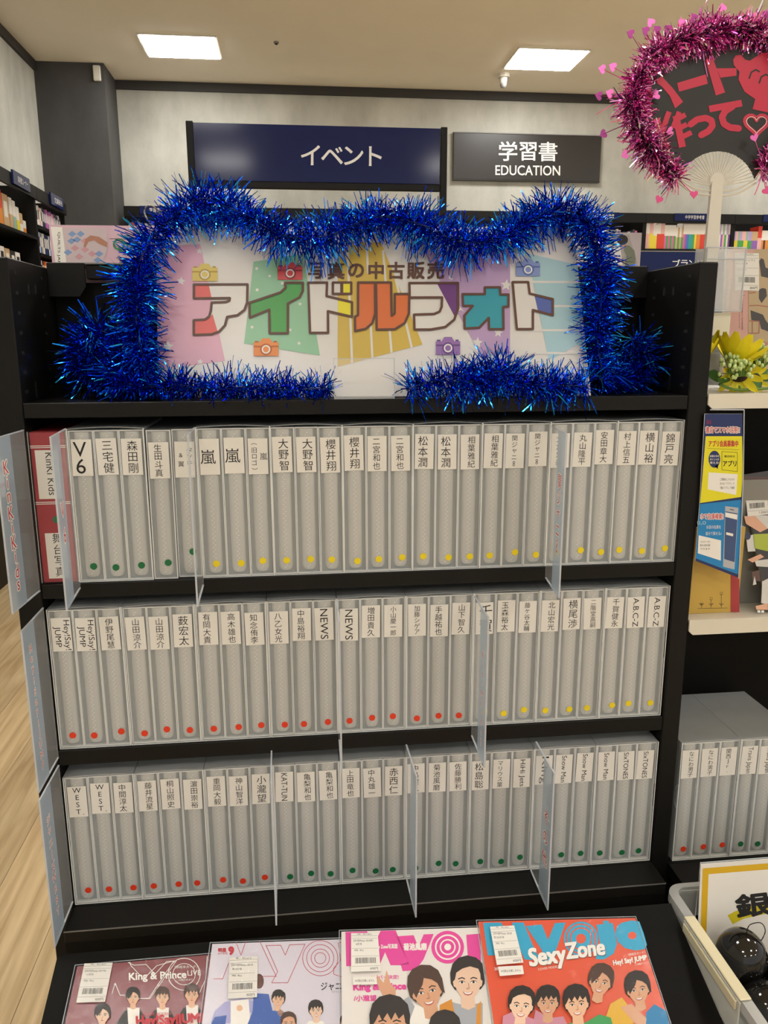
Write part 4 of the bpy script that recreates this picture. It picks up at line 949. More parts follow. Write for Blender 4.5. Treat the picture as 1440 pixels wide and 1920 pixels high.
# ================================================================== BOTTOM: RACK, MAGAZINES, CRATE
t = thing('magazine_rack', 'black sloping rack below the lowest shelf holding the magazines', 'rack', (.45, -.06, 0))
A30 = math.radians(19); rd = Vector((0, -math.cos(A30), -math.sin(A30))); rn = Vector((0, -math.sin(A30), math.cos(A30)))
P0 = Vector((.6, -.1, .6195))
q = MB(); o_ = P0-Vector((.45, -.06, 0))-rn*.0075; a_ = o_-rd*.010; a_.x = -.45+.002; e_ = o_+rd*.30; e_.x = a_.x; wv = Vector((.888, 0, 0))
c_ = [a_, a_+wv, e_+wv, e_]; c_ += [x-rn*.006 for x in c_]; q.add(c_, [(0, 3, 2, 1), (4, 5, 6, 7), (0, 1, 5, 4), (1, 2, 6, 5), (2, 3, 7, 6), (3, 0, 4, 7)], BLACKM); q.build('sloping_board', t)
lp = e_; q = MB(); c_ = [lp+rn*.02, lp+wv+rn*.02, lp+wv+rd*.003+rn*.02, lp+rd*.003+rn*.02]; c_ += [x-rn*.026 for x in c_]; q.add(c_, [(0, 3, 2, 1), (4, 5, 6, 7), (0, 1, 5, 4), (1, 2, 6, 5), (2, 3, 7, 6), (3, 0, 4, 7)], BLACK); q.build('front_lip', t)
q = MB(); q.box(-.448, -.443, -.27, -.0, 0, .40, BLACK); q.box(.433, .438, -.27, -.0, 0, .40, BLACK); q.box(-.442, .432, -.27, -.0, .395, .40, BLACK); q.build('support_frame', t)
t = thing('crate_table', 'low black table under the translucent crate, mostly out of view', 'table', (1.2, -.3, 0))
q = MB(); q.bbox(-.305, .4, -.29, .245, .385, .40, .002, BLACK); q.build('table_top', t)
for x in (-.28, .37):
    for y in (-.27, .22): q = MB(); q.box(x-.015, x+.015, y-.015, y+.015, 0, .3848, BLACK); q.build('leg', t)

SK = [mat('skin_light', '#e3b594', .45), mat('skin_warm', '#d9a482', .45), mat('skin_pale', '#e8c4aa', .45)]; SKD = mat('skin_line', '#a56c53', .5); LIP = mat('lip_rose', '#b8575a', .5); HB = mat('hair_dark', '#241b18', .5); HBR = mat('hair_brown', '#4a3024', .5)
def face(p, x, y, w_, z, skin=0, hair=HB, rot=0., smile=1, style=0, dy=0):
    """generic illustrated head: x, y centre of the face, w_ face width, z first layer"""
    c_, s_ = math.cos(rot), math.sin(rot)
    def T(*pts): return [(x+(a*c_-b_*s_)*w_, y+(a*s_+b_*c_)*w_) for a, b_ in pts]
    sk = SK[skin]
    p.poly(T((-.66, .05), (-.68, -.35), (-.58, -.72), (-.35, -.95), (0, -1.04), (.35, -.95), (.60, -.70), (.68, -.35), (.66, .08), (.5, .3), (-.5, .3)), hair, z)
    p.poly(T((-.24, .4), (.24, .4), (.28, .98), (0, 1.1), (-.28, .98)), sk, z)
    p.poly(T((-.5, -.1), (-.58, -.02), (-.55, .16), (-.46, .22), (.46, .22), (.55, .16), (.58, -.02), (.5, -.1)), sk, z+1)
    p.poly(T((-.49, -.5), (-.51, -.05), (-.46, .25), (-.32, .52), (-.13, .67), (0, .70), (.13, .67), (.32, .52), (.46, .25), (.51, -.05), (.49, -.5), (0, -.7)), sk, z+2)
    for sg in (-1, 1):
        p.line(T((sg*.12, -.12), (sg*.22, -.17), (sg*.36, -.12)), w_*.045, hair, z+3, n=5)
        if smile == 2: p.line(T((sg*.12, .03), (sg*.22, -.02), (sg*.33, .03)), w_*.035, HB, z+3, n=5)
        else:
            p.poly(T((sg*.11, .03), (sg*.17, -.03), (sg*.27, -.03), (sg*.34, .02), (sg*.26, .06), (sg*.16, .06)), PWHITE, z+3); p.ell(*T((sg*.225, .015))[0], w_*.05, w_*.048, HB, z+4, 10); p.line(T((sg*.1, .02), (sg*.18, -.04), (sg*.28, -.04), (sg*.35, .01)), w_*.022, HB, z+5, n=0)
    p.line(T((.02, .05), (.05, .22), (-.03, .26)), w_*.022, SKD, z+3, n=0); p.line(T((-.07, .25), (-.03, .28), (.04, .28), (.08, .25)), w_*.02, SKD, z+3, n=0)
    if smile:
        p.poly(T((-.21, .38), (-.1, .40), (0, .405), (.1, .40), (.21, .38), (.13, .50), (0, .54), (-.13, .50)), LIP, z+3); p.poly(T((-.17, .395), (0, .42), (.17, .395), (.10, .47), (0, .49), (-.10, .47)), PWHITE, z+4)
    else:
        p.poly(T((-.14, .42), (-.04, .395), (.04, .395), (.14, .42), (.05, .47), (-.05, .47)), LIP, z+3)
    if style == 0: p.poly(T((-.62, .06), (-.64, -.4), (-.4, -.88), (.1, -.98), (.5, -.8), (.64, -.4), (.62, .08), (.52, -.1), (.46, -.36), (.30, -.20), (.18, -.42), (.05, -.16), (-.08, -.40), (-.25, -.14), (-.36, -.36), (-.48, -.12)), hair, z+6)
    elif style == 1: p.poly(T((-.60, .0), (-.62, -.45), (-.35, -.92), (.1, -1.0), (.5, -.82), (.62, -.45), (.58, -.02), (.50, -.30), (.42, -.50), (.1, -.60), (-.2, -.52), (-.44, -.36), (-.50, -.1)), hair, z+6)
    else: p.poly(T((-.64, .14), (-.66, -.4), (-.4, -.88), (.1, -.98), (.5, -.8), (.66, -.4), (.66, .22), (.54, .1), (.46, -.22), (.28, -.40), (.0, -.52), (-.10, -.28), (-.30, -.05), (-.44, .16), (-.5, -.05)), hair, z+6)

mags = [((145, 1812), (395, 1790), .232, 0), ((398, 1770), (645, 1761), .228, 1), ((640, 1747), (897, 1739), .232, 2), ((897, 1728), (1195, 1721), .229, 3)]
names = ['dark red idol magazine in a clear bag, leftmost on the rack', 'lavender idol magazine with red outlined title, second on the rack', 'white idol magazine with pink title and two smiling faces', 'orange idol magazine with blue title, rightmost on the rack']
cols = ['#7a1a22', '#d5d0dd', '#e9e4e0', '#e2583a']
MAGS = []
for k, (a, b_, wd, lv_) in enumerate(mags):
    pk = P0+rn*(.0045*lv_); o_ = hit(*a, pk, rn); e_ = hit(*b_, pk, rn); u = (e_-o_).normalized(); v = rn.cross(u).normalized()
    if v.y < 0: v = -v
    t = thing('idol_magazine', names[k], 'magazine', o_, group='magazines on the rack')
    slab('cover', t, (0, 0, 0), u, v, rn, wd, .255, .0035, mat('cover_stock_%d' % k, cols[k], .3), PAPER)
    p = sheet(o_, u, v, rn, .00009); p.o = rn*.0003; MAGS.append((t, p, o_, u, v, wd))
    q = MB(); f_ = .0045
    c_ = [u*(-.003)+v*.0015, u*(wd+.001)+v*.0015, u*(wd+.001)-v*.257, u*(-.003)-v*.257]; q.add([x+rn*f_*.75 for x in c_], [(3, 2, 1, 0)], BAG)
    q.tube([c_[3]+rn*.001, c_[0]+rn*.001, c_[1]+rn*.001, c_[2]+rn*.001], .0006, ACEDGE, 5)
    q.build('clear_bag', t)
c6 = crop(80, 1720, 3.2727); c7 = crop(380, 1720, 2.6667); c8 = crop(860, 1700, 3.2727)
# -- leftmost: dark red
t, p, *_ = MAGS[0]; SUIT = mat('print_suit', '#231f20', .5); PW = PWHITE; LO = 1.1
p.line(c6((425, 470), (445, 405), (475, 478), (505, 480)), LO, PW, 1); p.line(c6((535, 275), (540, 295), (620, 380), (700, 298), (805, 268), (650, 500), (610, 500)), LO, PW, 1)
p.line(c6((525, 278), (560, 295), (635, 290), (690, 350), (760, 272), (820, 268), (660, 498), (600, 498)), LO, PW, 1)
p.ring(*c6((868, 350))[0], 30, LO*1.2, PW, 1); p.ring(*c6((868, 350))[0], 21, LO, PW, 1, ry=20); p.line(c6((1010, 240), (1000, 380), (960, 470)), LO, PW, 1)
p.text('King & Prince', *c6((706, 365))[0], 19, PW, 3, .045, .04, down=True, width=107); p.text('LIVE', *c6((930, 342))[0], 14, PW, 3, -.01, .04, down=True, width=25)
p.text('［厚紙㊎カード］', *c6((880, 305))[0], 6, PW, 3, .01, .03, down=True, width=42); p.text('この顔がスキ♡', *c6((870, 385))[0], 5, PW, 3, .01, .03, down=True, width=30)
for (x, y, w_, hr, stl) in ((555, 495, 66, HB, 2), (735, 495, 68, HBR, 0), (915, 480, 72, HBR, 0)):
    p.poly(c6((x-120, y+185), (x-50, y+75), (x+45, y+75), (x+115, y+185), (x+115, y+260), (x-120, y+260)), SUIT, 1); p.poly(c6((x-35, y+60), (x+40, y+60), (x+35, y+260), (x-25, y+260)), PW, 2)
    face(p, *c6((x, y))[0], w_/3.27, 5, 0, hr, 0, 0, stl)
p.poly(c6((220, 800), (300, 690), (420, 690), (480, 800)), SUIT, 14); face(p, *c6((368, 605))[0], 75/3.27, 16, 2, HB, .05, 0, 2)
p.text('COVER MODELS', *c6((700, 600))[0], 7.5, RED, 26, .01, .03, down=True, width=54); p.text('Hey!Say!JUMP', *c6((790, 640))[0], 24, RED, 26, .06, .05, down=True, width=130)
pricetag(p, c6((258, 290), (432, 285), (385, 525), (208, 530)), '600円', 27, ('[2019]Myojo 2019年', '11月号'))
p.build('printed_cover', t)
# -- second: lavender
t, p, *_ = MAGS[1]; CRM = mat('title_crimson', '#c0405a', .4); DEN = mat('print_denim', '#3a5fae', .5); LAV = mat('print_lavender', '#a9a8d6', .5)
p.line(c7((165, 122), (192, 190), (215, 122)), 1, CRM, 1); p.line(c7((55, 308), (100, 308), (130, 230)), 1, CRM, 1); p.line(c7((285, 120), (368, 296), (300, 296)), 1, CRM, 1)
p.line(c7((318, 142), (390, 140), (413, 190), (435, 138), (512, 135), (425, 328), (345, 328), (375, 272), (318, 142)), 1, CRM, 1)
for r_ in (88, 68, 46, 28): p.ring(*c7((588, 205))[0], r_/2.667, 1., CRM, 1)
p.line(c7((705, 122), (678, 130), (690, 215), (655, 255), (655, 285), (700, 300), (722, 300)), 1, CRM, 1)
p.text('9', *c7((143, 168))[0], 20, RED, 2, .08, .03, down=True); p.text('明星', *c7((98, 165))[0], 8, RED, 2, .05, .03, down=True); p.text('2019 別冊', *c7((100, 182))[0], 4.4, RED, 2, .01, .03, down=True)
p.text('ジャニーズ', *c7((680, 344))[0], 17, INK, 2, .015, .02, down=True, width=66); p.text('〔グラビア〕特集', *c7((690, 373))[0], 4.5, GREY, 2, .0, .02, down=True)
p.ell(*c7((282, 320))[0], 9, 14, mat('hair_auburn', '#5d3328', .5), 1); p.poly(c7((60, 470), (110, 425), (200, 405), (265, 420), (260, 480), (190, 470), (150, 530), (40, 530)), LAV, 2); p.poly(c7((140, 420), (230, 410), (240, 560), (140, 560)), PW, 3)
p.poly(c7((255, 380), (330, 385), (350, 470), (380, 560), (215, 560), (250, 470)), DEN, 4); p.poly(c7((30, 560), (60, 500), (120, 490), (110, 560)), DEN, 3)
for (x, y) in ((185, 455), (390, 480)): p.ell(*c7((x, y))[0], 6, 6, SK[0], 5, 10)
p.poly(c7((330, 560), (345, 470), (385, 460), (440, 500), (460, 560)), DEN, 5); face(p, *c7((378, 415))[0], 52/2.667, 7, 0, HB, .12, 1, 0)
p.poly(c7((490, 580), (530, 520), (600, 520), (640, 580)), PW, 5); face(p, *c7((566, 470))[0], 56/2.667, 7, 2, HB, -.05, 1, 0)
face(p, *c7((430, 535))[0], 60/2.667, 16, 1, HBR, 0, 1, 1); face(p, *c7((715, 530))[0], 44/2.667, 7, 1, HB, 0, 0, 1)
pricetag(p, c7((135, 207), (277, 200), (272, 405), (127, 412)), '600円', 27, ('[2019]Myojo 2019', '年:9月号'))
p.build('printed_cover', t)
# -- third: white with pink title
t, p, *_ = MAGS[2]; PKT = mat('title_pink', '#e5479f', .4); HOOD = mat('print_hoodie', '#a7acb5', .5); ORJ = mat('print_orange', '#d78f2c', .5)
p.poly(c7((714, 74), (822, 70), (850, 150), (890, 68), (965, 66), (1035, 240), (940, 240), (912, 175), (880, 250), (815, 250), (770, 160), (745, 245), (718, 245)), PKT, 1)
p.poly(c7((965, 96), (1055, 90), (1078, 150), (1105, 86), (1155, 84), (1105, 210), (1065, 265), (1000, 270), (990, 235), (1030, 225)), PKT, 1)
for r_, m_ in ((82, PKT), (64, PW), (56, PKT), (40, PW), (33, PKT), (17, PW)): p.ell(*c7((1225, 150))[0], r_/2.667, r_/2.667, m_, 1+((82, 64, 56, 40, 33, 17).index(r_)), 28)
p.poly(c7((1318, 88), (1388, 82), (1392, 250), (1330, 250)), PKT, 1)
p.text('Sexy Zone写真館', *c7((915, 148))[0], 9.5, PW, 3, .04, .02, down=True, width=44); p.text('菊池風磨', *c7((1062, 148))[0], 14, PW, 3, .05, .02, down=True, width=43)
p.text('メンバー決定!', *c7((905, 300))[0], 8, PKT, 2, .03, .02, down=True, width=56); p.text('King & Prince', *c7((885, 352))[0], 17, PKT, 3, .07, .02, down=True, width=98); p.text('/小瀧望', *c7((812, 405))[0], 12, PKT, 3, .04, .02, down=True, width=42)
p.poly(c7((870, 285), (905, 330), (920, 265), (938, 330), (965, 360), (965, 420), (915, 420), (880, 350)), SK[1], 4)
p.poly(c7((1215, 560), (1230, 420), (1300, 440), (1400, 430), (1400, 560)), HOOD, 5); p.poly(c7((1180, 560), (1185, 440), (1245, 410), (1275, 560)), ORJ, 6); p.poly(c7((1365, 560), (1372, 440), (1392, 420), (1392, 560)), ORJ, 6)
face(p, *c7((1325, 325))[0], 128/2.667, 8, 2, HB, -.02, 1, 1)
p.poly(c7((975, 560), (1000, 420), (1060, 440), (1170, 470), (1210, 560)), PW, 17); p.poly(c7((1000, 420), (1030, 400), (1060, 450), (1020, 560), (985, 560)), HOOD, 18); face(p, *c7((1120, 375))[0], 132/2.667, 18, 1, HBR, -.22, 1, 2)
face(p, *c7((935, 545))[0], 150/2.667, 28, 1, HB, 0, 1, 0); face(p, *c7((1210, 590))[0], 120/2.667, 28, 1, HB, 0, 1, 0)
pricetag(p, c7((742, 86), (875, 86), (890, 275), (742, 280)), '600円', 38, ('[2018]Myojo 2018年/', '4月号'))
p.poly(c7((752, 305), (868, 302), (872, 342), (752, 345)), PAPER, 38); p.text('※付録は付属しません', *c7((810, 324))[0], 5, INK, 39, 0, .02, down=True, width=36)
p.build('printed_cover', t)
# -- rightmost: orange with blue title
t, p, *_ = MAGS[3]; BLT = mat('title_blue', '#2ba6cf', .4); ORC = mat('cover_orange_print', cols[3], .3)
p.poly(c8((150, 100), (260, 98), (320, 190), (330, 98), (398, 98), (450, 225), (500, 330), (405, 325), (370, 250), (330, 300), (265, 300), (215, 300), (178, 300)), BLT, 1)
p.poly(c8((412, 120), (510, 110), (548, 205), (590, 102), (655, 98), (600, 260), (560, 330), (500, 345), (480, 300), (520, 290), (505, 260)), BLT, 1)
for i, (r_, m_) in enumerate(((106, BLT), (94, ORC), (86, BLT), (70, ORC), (62, BLT), (30, ORC))): p.ell(*c8((750, 198))[0], r_/3.27, r_/3.27, m_, 1+i, 28)
p.poly(c8((845, 112), (945, 100), (972, 230), (950, 290), (890, 325), (840, 322), (850, 270), (872, 250)), BLT, 1); p.ell(*c8((903, 96))[0], 6, 3, BLT, 1)
p.poly(c8((1000, 100), (1060, 85), (1108, 92), (1135, 165), (1155, 235), (1140, 262), (1085, 270), (1020, 255), (975, 215), (960, 165), (972, 120)), BLT, 1); p.ell(*c8((1065, 178))[0], 8, 7, ORC, 2, 20)
GR2 = mat('title_shadow', '#5c4a44', .5)
for m_, dx, z in ((GR2, 3, 8), (PW, 0, 9)):
    p.text('Sexy', *c8((545+dx, 318+dx))[0], 46, m_, z, .048, .12, down=True, width=68); p.text('Zone', *c8((775+dx, 262+dx))[0], 42, m_, z, .048, .12, down=True, width=72)
p.text('COVER MODELS', *c8((552, 378))[0], 6, PW, 8, .0, .15, down=True, width=40); p.text('Hey! Say! JUMP', *c8((1050, 335))[0], 13, PW, 8, .05, .17, down=True, width=63)
p.text('〔厚紙生カード〕', *c8((1090, 290))[0], 5.5, PW, 8, .01, .17, down=True, width=32); p.text('この顔がスキ♡', *c8((1120, 352))[0], 4.5, PW, 8, .0, .17, down=True, width=24)
p.text('2019年 ライブ', *c8((290, 380))[0], 7, PW, 8, .03, .05, down=True, width=44)
PKS = mat('shirt_pink', '#c98aa0', .5); GRS = mat('shirt_green', '#3f9a58', .5); YES = mat('shirt_yellow', '#e2b23a', .5); BLS = mat('shirt_blue', '#2f86bd', .5)
p.poly(c8((1130, 780), (1150, 650), (1200, 600), (1270, 640), (1312, 780)), BLS, 6); face(p, *c8((1100, 515))[0], 120/3.27, 8, 1, HB, -.15, 1, 2)
p.poly(c8((860, 800), (930, 600), (1000, 560), (1060, 640), (1080, 800)), YES, 17); p.poly(c8((990, 620), (1060, 600), (1150, 690), (1140, 780), (1060, 700)), SK[1], 18); face(p, *c8((868, 470))[0], 118/3.27, 18, 1, HBR, .18, 1, 2)
p.poly(c8((440, 800), (470, 640), (560, 690), (640, 680), (700, 800)), PKS, 28); face(p, *c8((545, 600))[0], 112/3.27, 29, 1, HB, 0, 1, 0)
p.poly(c8((620, 800), (680, 720), (740, 740), (860, 670), (930, 690), (960, 800)), GRS, 38); face(p, *c8((722, 610))[0], 125/3.27, 39, 0, HB, -.08, 1, 0)
p.poly(c8((262, 800), (270, 680), (340, 650), (460, 700), (480, 800)), PKS, 38); face(p, *c8((382, 620))[0], 125/3.27, 39, 2, HB, .08, 1, 1)
pricetag(p, c8((190, 135), (338, 127), (395, 355), (232, 370)), '600円', 50, ('[2018]Myojo 2018', '年:03月号'))
p.poly(c8((238, 380), (390, 372), (398, 425), (250, 438)), PAPER, 50); p.text('※付録は付属しません', *c8((318, 405))[0], 5, INK, 51, 0, .05, down=True, width=38)
p.build('printed_cover', t)

# ---- translucent crate with sign card and black balls
CR_ = mat('crate_plastic', (.78, .80, .79), .35, alpha=.38, noise=.04, scale=30); CRM_ = mat('crate_rim', (.80, .81, .79), .3, alpha=.5); HND = mat('crate_handle', '#e2d8b6', .4)
cx0, cx1, cy0, cy1, cz0, cz1 = .908, 1.27, -.50, -.062, .4005, .615
t = thing('plastic_crate', 'translucent plastic crate with slotted sides holding black balls', 'crate', (0, 0, 0))
q = MB()
def wallx(x, th):     # side walls with two rows of slots
    n = 22; st = (cy1-cy0-.05)/n
    q.box(x, x+th, cy0, cy1, cz0, cz0+.02, CR_); q.box(x, x+th, cy0, cy1, cz0+.10, cz0+.125, CR_); q.box(x, x+th, cy0, cy1, cz1-.045, cz1, CR_)
    q.box(x, x+th, cy1-.03, cy1, cz0+.02, cz0+.10, CR_); q.box(x, x+th, cy1-.03, cy1, cz0+.125, cz1-.045, CR_); q.box(x, x+th, cy0, cy0+.02, cz0+.02, cz1-.045, CR_)
    for k in range(n):
        y = cy0+.02+st*k
        for (a, b_) in ((cz0+.02, cz0+.10), (cz0+.125, cz1-.045)): q.box(x, x+th, y+st*.32, y+st, a, b_, CR_)
wallx(cx0, .0022); q.build('slotted_wall', t)
q = MB(); wallx(cx1-.0022, .0022); q.build('slotted_wall', t)
for (y0, y1) in ((cy1-.0022, cy1), (cy0, cy0+.0022)):
    q = MB()
    q.box(cx0+.003, cx1-.003, y0, y1, cz0, cz0+.02, CR_); q.box(cx0+.003, cx1-.003, y0, y1, cz0+.10, cz0+.125, CR_); q.box(cx0+.003, cx1-.003, y0, y1, cz1-.045, cz1, CR_)
    for k in range(14):
        x = cx0+.02+k*.024
        for (a, b_) in ((cz0+.02, cz0+.10), (cz0+.125, cz1-.045)): q.box(x, x+.017, y0, y1, a, b_, CR_)
    q.build('end_wall', t)
q = MB(); q.box(cx0+.003, cx1-.003, cy0+.003, cy1-.003, cz0, cz0+.003, CR_); q.build('crate_floor', t)
def rrect(x0, x1, y0, y1, r_, n=6):
    out = []
    for (cx_, cy_, a0) in ((x1-r_, y1-r_, 0), (x0+r_, y1-r_, 90), (x0+r_, y0+r_, 180), (x1-r_, y0+r_, 270)):
        for k in range(n+1): a = math.radians(a0+90*k/n); out.append((cx_+r_*math.cos(a), cy_+r_*math.sin(a)))
    return out
q = MB(); R1_, R2_, R3_ = rrect(cx0-.013, cx1+.013, cy0-.013, cy1+.0105, .026), rrect(cx0+.0005, cx1-.0005, cy0+.0005, cy1-.0005, .016), rrect(cx0-.0135, cx1+.0135, cy0-.0135, cy1+.011, .026)
n = len(R1_); vs = [(x, y, cz1+.004) for x, y in R1_]+[(x, y, cz1+.005) for x, y in R2_]+[(x, y, cz1-.010) for x, y in R3_]+[(x, y, cz1-.004) for x, y in R2_]
fs = []
for i in range(n): j = (i+1) % n; fs += [(i, j, n+j, n+i), (2*n+i, 2*n+j, j, i), (n+i, n+j, 3*n+j, 3*n+i)]
q.add(vs, fs, CRM_); q.build('rim', t)
q = MB(); q.bbox(cx0-.0165, cx0-.0142, -.275, -.125, cz1-.055, cz1+.003, .001, mat('crate_handle_clear', (.82, .82, .76), .35, alpha=.6)); q.bbox(cx0-.0165, cx0-.0005, -.275, -.125, cz1+.0056, cz1+.0085, .001, HND); q.bbox(cx0-.0200, cx0-.0168, -.27, -.13, cz1-.012, cz1+.002, .001, HND); q.build('swing_handle', t)

t = thing('sign_card', 'white card with yellow border and bold black lettering inside the crate', 'sign', (1.03, -.095, .47))
sv = Vector((0, .10, 1)).normalized(); sn = Vector((0, -1, .10)).normalized(); so = Vector((1.03, -.120, .70))
ctl = hit(1314, 1621, so, sn)-Vector((1.03, -.095, .47))
slab('card', t, ctl, (1, 0, 0), sv, sn, .25, .28, .002, PWHITE)
p = sheet(Vector((1.03, -.095, .47))+ctl, (1, 0, 0), sv, sn); p.o = ctl+sn*.0004; cs = crop(1200, 1580, 5.646)
p.mp = None
YB_ = mat('border_yellow', '#dfb324', .4); GOLD = mat('marker_yellow', '#d8c828', .4)
p.rect(.003, -.006, .247, -.277, YB_, 1); p.rect(.012, -.0155, .238, -.268, PWHITE, 2)
q_ = sheet(Vector((1.03, -.095, .47))+ctl, (1, 0, 0), sv, sn); mp_ = q_.mp; p.mp = lambda a: mp_(a)
p.poly(cs((925, 765), (1000, 725), (1250, 650), (1700, 600), (1700, 700), (1330, 750), (1100, 800), (980, 860)), GOLD, 3)
p.text('銀', *cs((1190, 655))[0], 45, INK, 5, .05, .12, down=True, width=62); p.text('くじ', *cs((1520, 600))[0], 42, INK, 5, .05, .1, down=True)
p.build('printed_face', t)
q = MB(); q.tube([ctl+Vector((-.001, 0, -.1)), ctl+Vector((-.001, 0, 0.003)), ctl+Vector((.25, 0, .003))], .0007, ACEDGE, 5); q.build('sleeve_edge', t)
BG = mat('glossy_black', (.006, .0055, .005), .06, spec=.4, coat=.4)
balls = [((1390, 1793), -.185, .0345, 'with thin black cord loop, upper left in the crate'), ((1432, 1890), -.235, .033, 'lower one, at the bottom corner of the photo'), ((1475, 1835), -.20, .033, 'mostly cut off by the right edge of the photo')]
for (pp, yy, r_, lb) in balls:
    c_ = hit(*pp, (0, yy, 0), Vector((0, 1, 0)))
    t = thing('black_ball', 'glossy black ball '+lb, 'ball', c_, group='glossy black balls')
    q = MB(); q.sphere((0, 0, 0), r_, BG, 32, 20, (1, 1, 1.12)); q.build('shell', t, smooth=True)
    q = MB(); q.tube(smooth([(.004, 0, r_*1.11), (.006, -.002, r_*1.5), (.022, -.002, r_*1.55), (.030, -.002, r_*1.15), (.024, -.004, r_*.75)], 6), .0007, INK, 5); q.build('cord_loop', t)
c_ = Vector((.99, -.26, .50))
for k, (x, y, z, r_) in enumerate(((1.00, -.21, .535, .032), (.955, -.30, .50, .033), (1.05, -.13, .51, .033), (1.0, -.33, .44, .033), (1.08, -.28, .44, .033), (.957, -.12, .445, .033), (1.02, -.2, .44, .033), (1.1, -.19, .45, .033), (.955, -.22, .44, .032))):
    t = thing('black_ball', 'glossy black ball deeper in the crate under the visible ones', 'ball', (x, y, z), group='hidden balls in the crate')
    q = MB(); q.sphere((0, 0, 0), r_, BG, 20, 12, (1, 1, 1.05)); q.build('shell', t, smooth=True)

# ================================================================== BACKGROUND: SIGNS AND WALL BOOKCASES
NAVY = mat('sign_navy', '#152050', .10, spec=.25); SIGNBK = mat('sign_black', '#2a2725', .35); SIGNT = mat('sign_text', '#e8e6e2', .5)
t = thing('event_sign', 'navy overhead sign with white katakana on black posts', 'sign', (.4735, 2.4, 0))
q = MB(); q.bbox(-.50, .497, -.004, .004, 2.064, 2.279, .001, NAVY); q.build('sign_panel', t)
for sx_ in (-1, 1):
    q = MB(); q.bbox(.512*sx_-.0135, .512*sx_+.0135, -.014, .014, .02, 2.283, .002, BLACK); q.build('post', t)
    q = MB(); q.bbox(.512*sx_-.05, .512*sx_+.05, -.2, .2, 0, .02, .003, BLACK); q.build('foot', t)
q = MB(); q.bbox(-.498, .498, -.012, .012, 2.036, 2.062, .002, BLACK); q.build('bottom_bar', t)
p = sheet((.4735, 2.4, 2.15), (1, 0, 0), (0, 0, 1), (0, -1, 0), .0003); p.o = Vector((0, -.0045, 2.15))
for i, ch in enumerate('イベント'): p.text(ch, 582+40.5*i, 291.5+i*.6, 45, SIGNT, 1, .014, -.01, down=True)
p.build('sign_text', t)
t = thing('education_sign', 'black wall sign with white characters above the word EDUCATION', 'sign', (2.635, 6.925, 3.12))
q = MB(); q.bbox(-.726, .726, -.02, .02, -.205, .205, .003, SIGNBK); q.build('sign_panel', t)
q = MB(); q.box(-.728, .728, -.024, .022, .2055, .214, GREY); q.box(-.728, .728, -.024, .022, -.214, -.2055, SIGNBK); q.build('frame', t)
p = sheet((2.635, 6.904, 3.12), (1, 0, 0), (0, 0, 1), (0, -1, 0), .0006); p.o = Vector((0, -.0215, 0))
for i, ch in enumerate('学習書'): p.text(ch, 952.5+37.5*i, 283.5+i*.4, 38.5, SIGNT, 1, .018, down=True)
p.text('EDUCATION', 989.5, 319.5, 26, SIGNT, 1, .014, -.008, down=True, width=121)
p.build('sign_text', t)
t = thing('brand_sign', 'navy sign top edge behind the right upright with white katakana', 'sign', (1.78, 1.6, 0))
q = MB(); q.bbox(-.27, .27, -.004, .004, 1.47, 1.7225, .001, NAVY); q.box(-.27, .27, -.005, .005, 1.7226, 1.7255, GREY); q.build('sign_panel', t)
for sx_ in (-1, 1): q = MB(); q.bbox(.284*sx_-.012, .284*sx_+.012, -.012, .012, .0, 1.7255, .002, BLACK); q.build('post', t)
p = sheet((1.78, 1.6, 1.6), (1, 0, 0), (0, 0, 1), (0, -1, 0), .0003); p.o = Vector((0, -.0045, 1.6))
for i, ch in enumerate('ブランド'): p.text(ch, 1267+15*i, 494.5, 17, SIGNT, 1, .014, down=True)
p.build('sign_text', t)

BOOKC = {}
def bookmat(c):
    if c not in BOOKC: BOOKC[c] = mat('book_'+c, c, .45)
    return BOOKC[c]
CNAME = {'#e9e4dc': 'white', '#e8b5b0': 'pale pink', '#d8402c': 'red', '#e08a30': 'orange', '#e4cf3a': 'yellow', '#49a052': 'green', '#2f9f94': 'teal', '#3a78c2': 'blue', '#8e62b0': 'purple', '#d76aa5': 'pink', '#26355f': 'navy', '#c9a77d': 'tan', '#98b8a8': 'pale green', '#b7a2cf': 'lilac', '#3a3432': 'dark'}
bm_cache = {}
def bookmesh(wd, ht, dp, c, c2=None, split=.5):
    k = (round(wd, 4), round(ht, 3), dp, c, c2, split)
    if k not in bm_cache:
        q = MB()
        if c2: q.box(-wd/2, wd/2, 0, dp, 0, ht*split, bookmat(c2)); q.box(-wd/2, wd/2, 0, dp, ht*split, ht, bookmat(c))
        else:
            q.box(-wd/2, wd/2, 0, dp, 0, ht, bookmat(c)); q.box(-wd*.3, wd*.3, -.0006, 0, ht*.35, ht*.8, bookmat('#e9e4dc' if c != '#e9e4dc' else '#3a3432'))
        bm_cache[k] = q.mesh('book')
    return bm_cache[k]
def bookcase(name, label, w_, dpt, ztop, boards, loc, rz, sides=(1, 1)):
    """origin: left front corner on the floor, opening towards local -y"""
    t = thing(name, label, 'bookcase', loc, (0, 0, rz), 'wall bookcases')
    q = MB(); q.bbox(0, w_, -.012, .006, ztop-.088, ztop, .002, BLACK); q.build('header', t)
    for x in (0, w_-.018): q = MB(); q.box(x+.0003, x+.0177, .0065, dpt, 0, ztop-.001, BLACK); q.build('side_panel', t)
    q = MB(); q.box(.018, w_-.018, dpt-.01, dpt, .0, ztop-.001, BLACKM); q.build('back_panel', t)
    for z in boards: q = MB(); q.box(.0182, w_-.0182, .002, dpt-.0102, z-.02, z, BLACK); q.build('shelf_board', t)
    return t
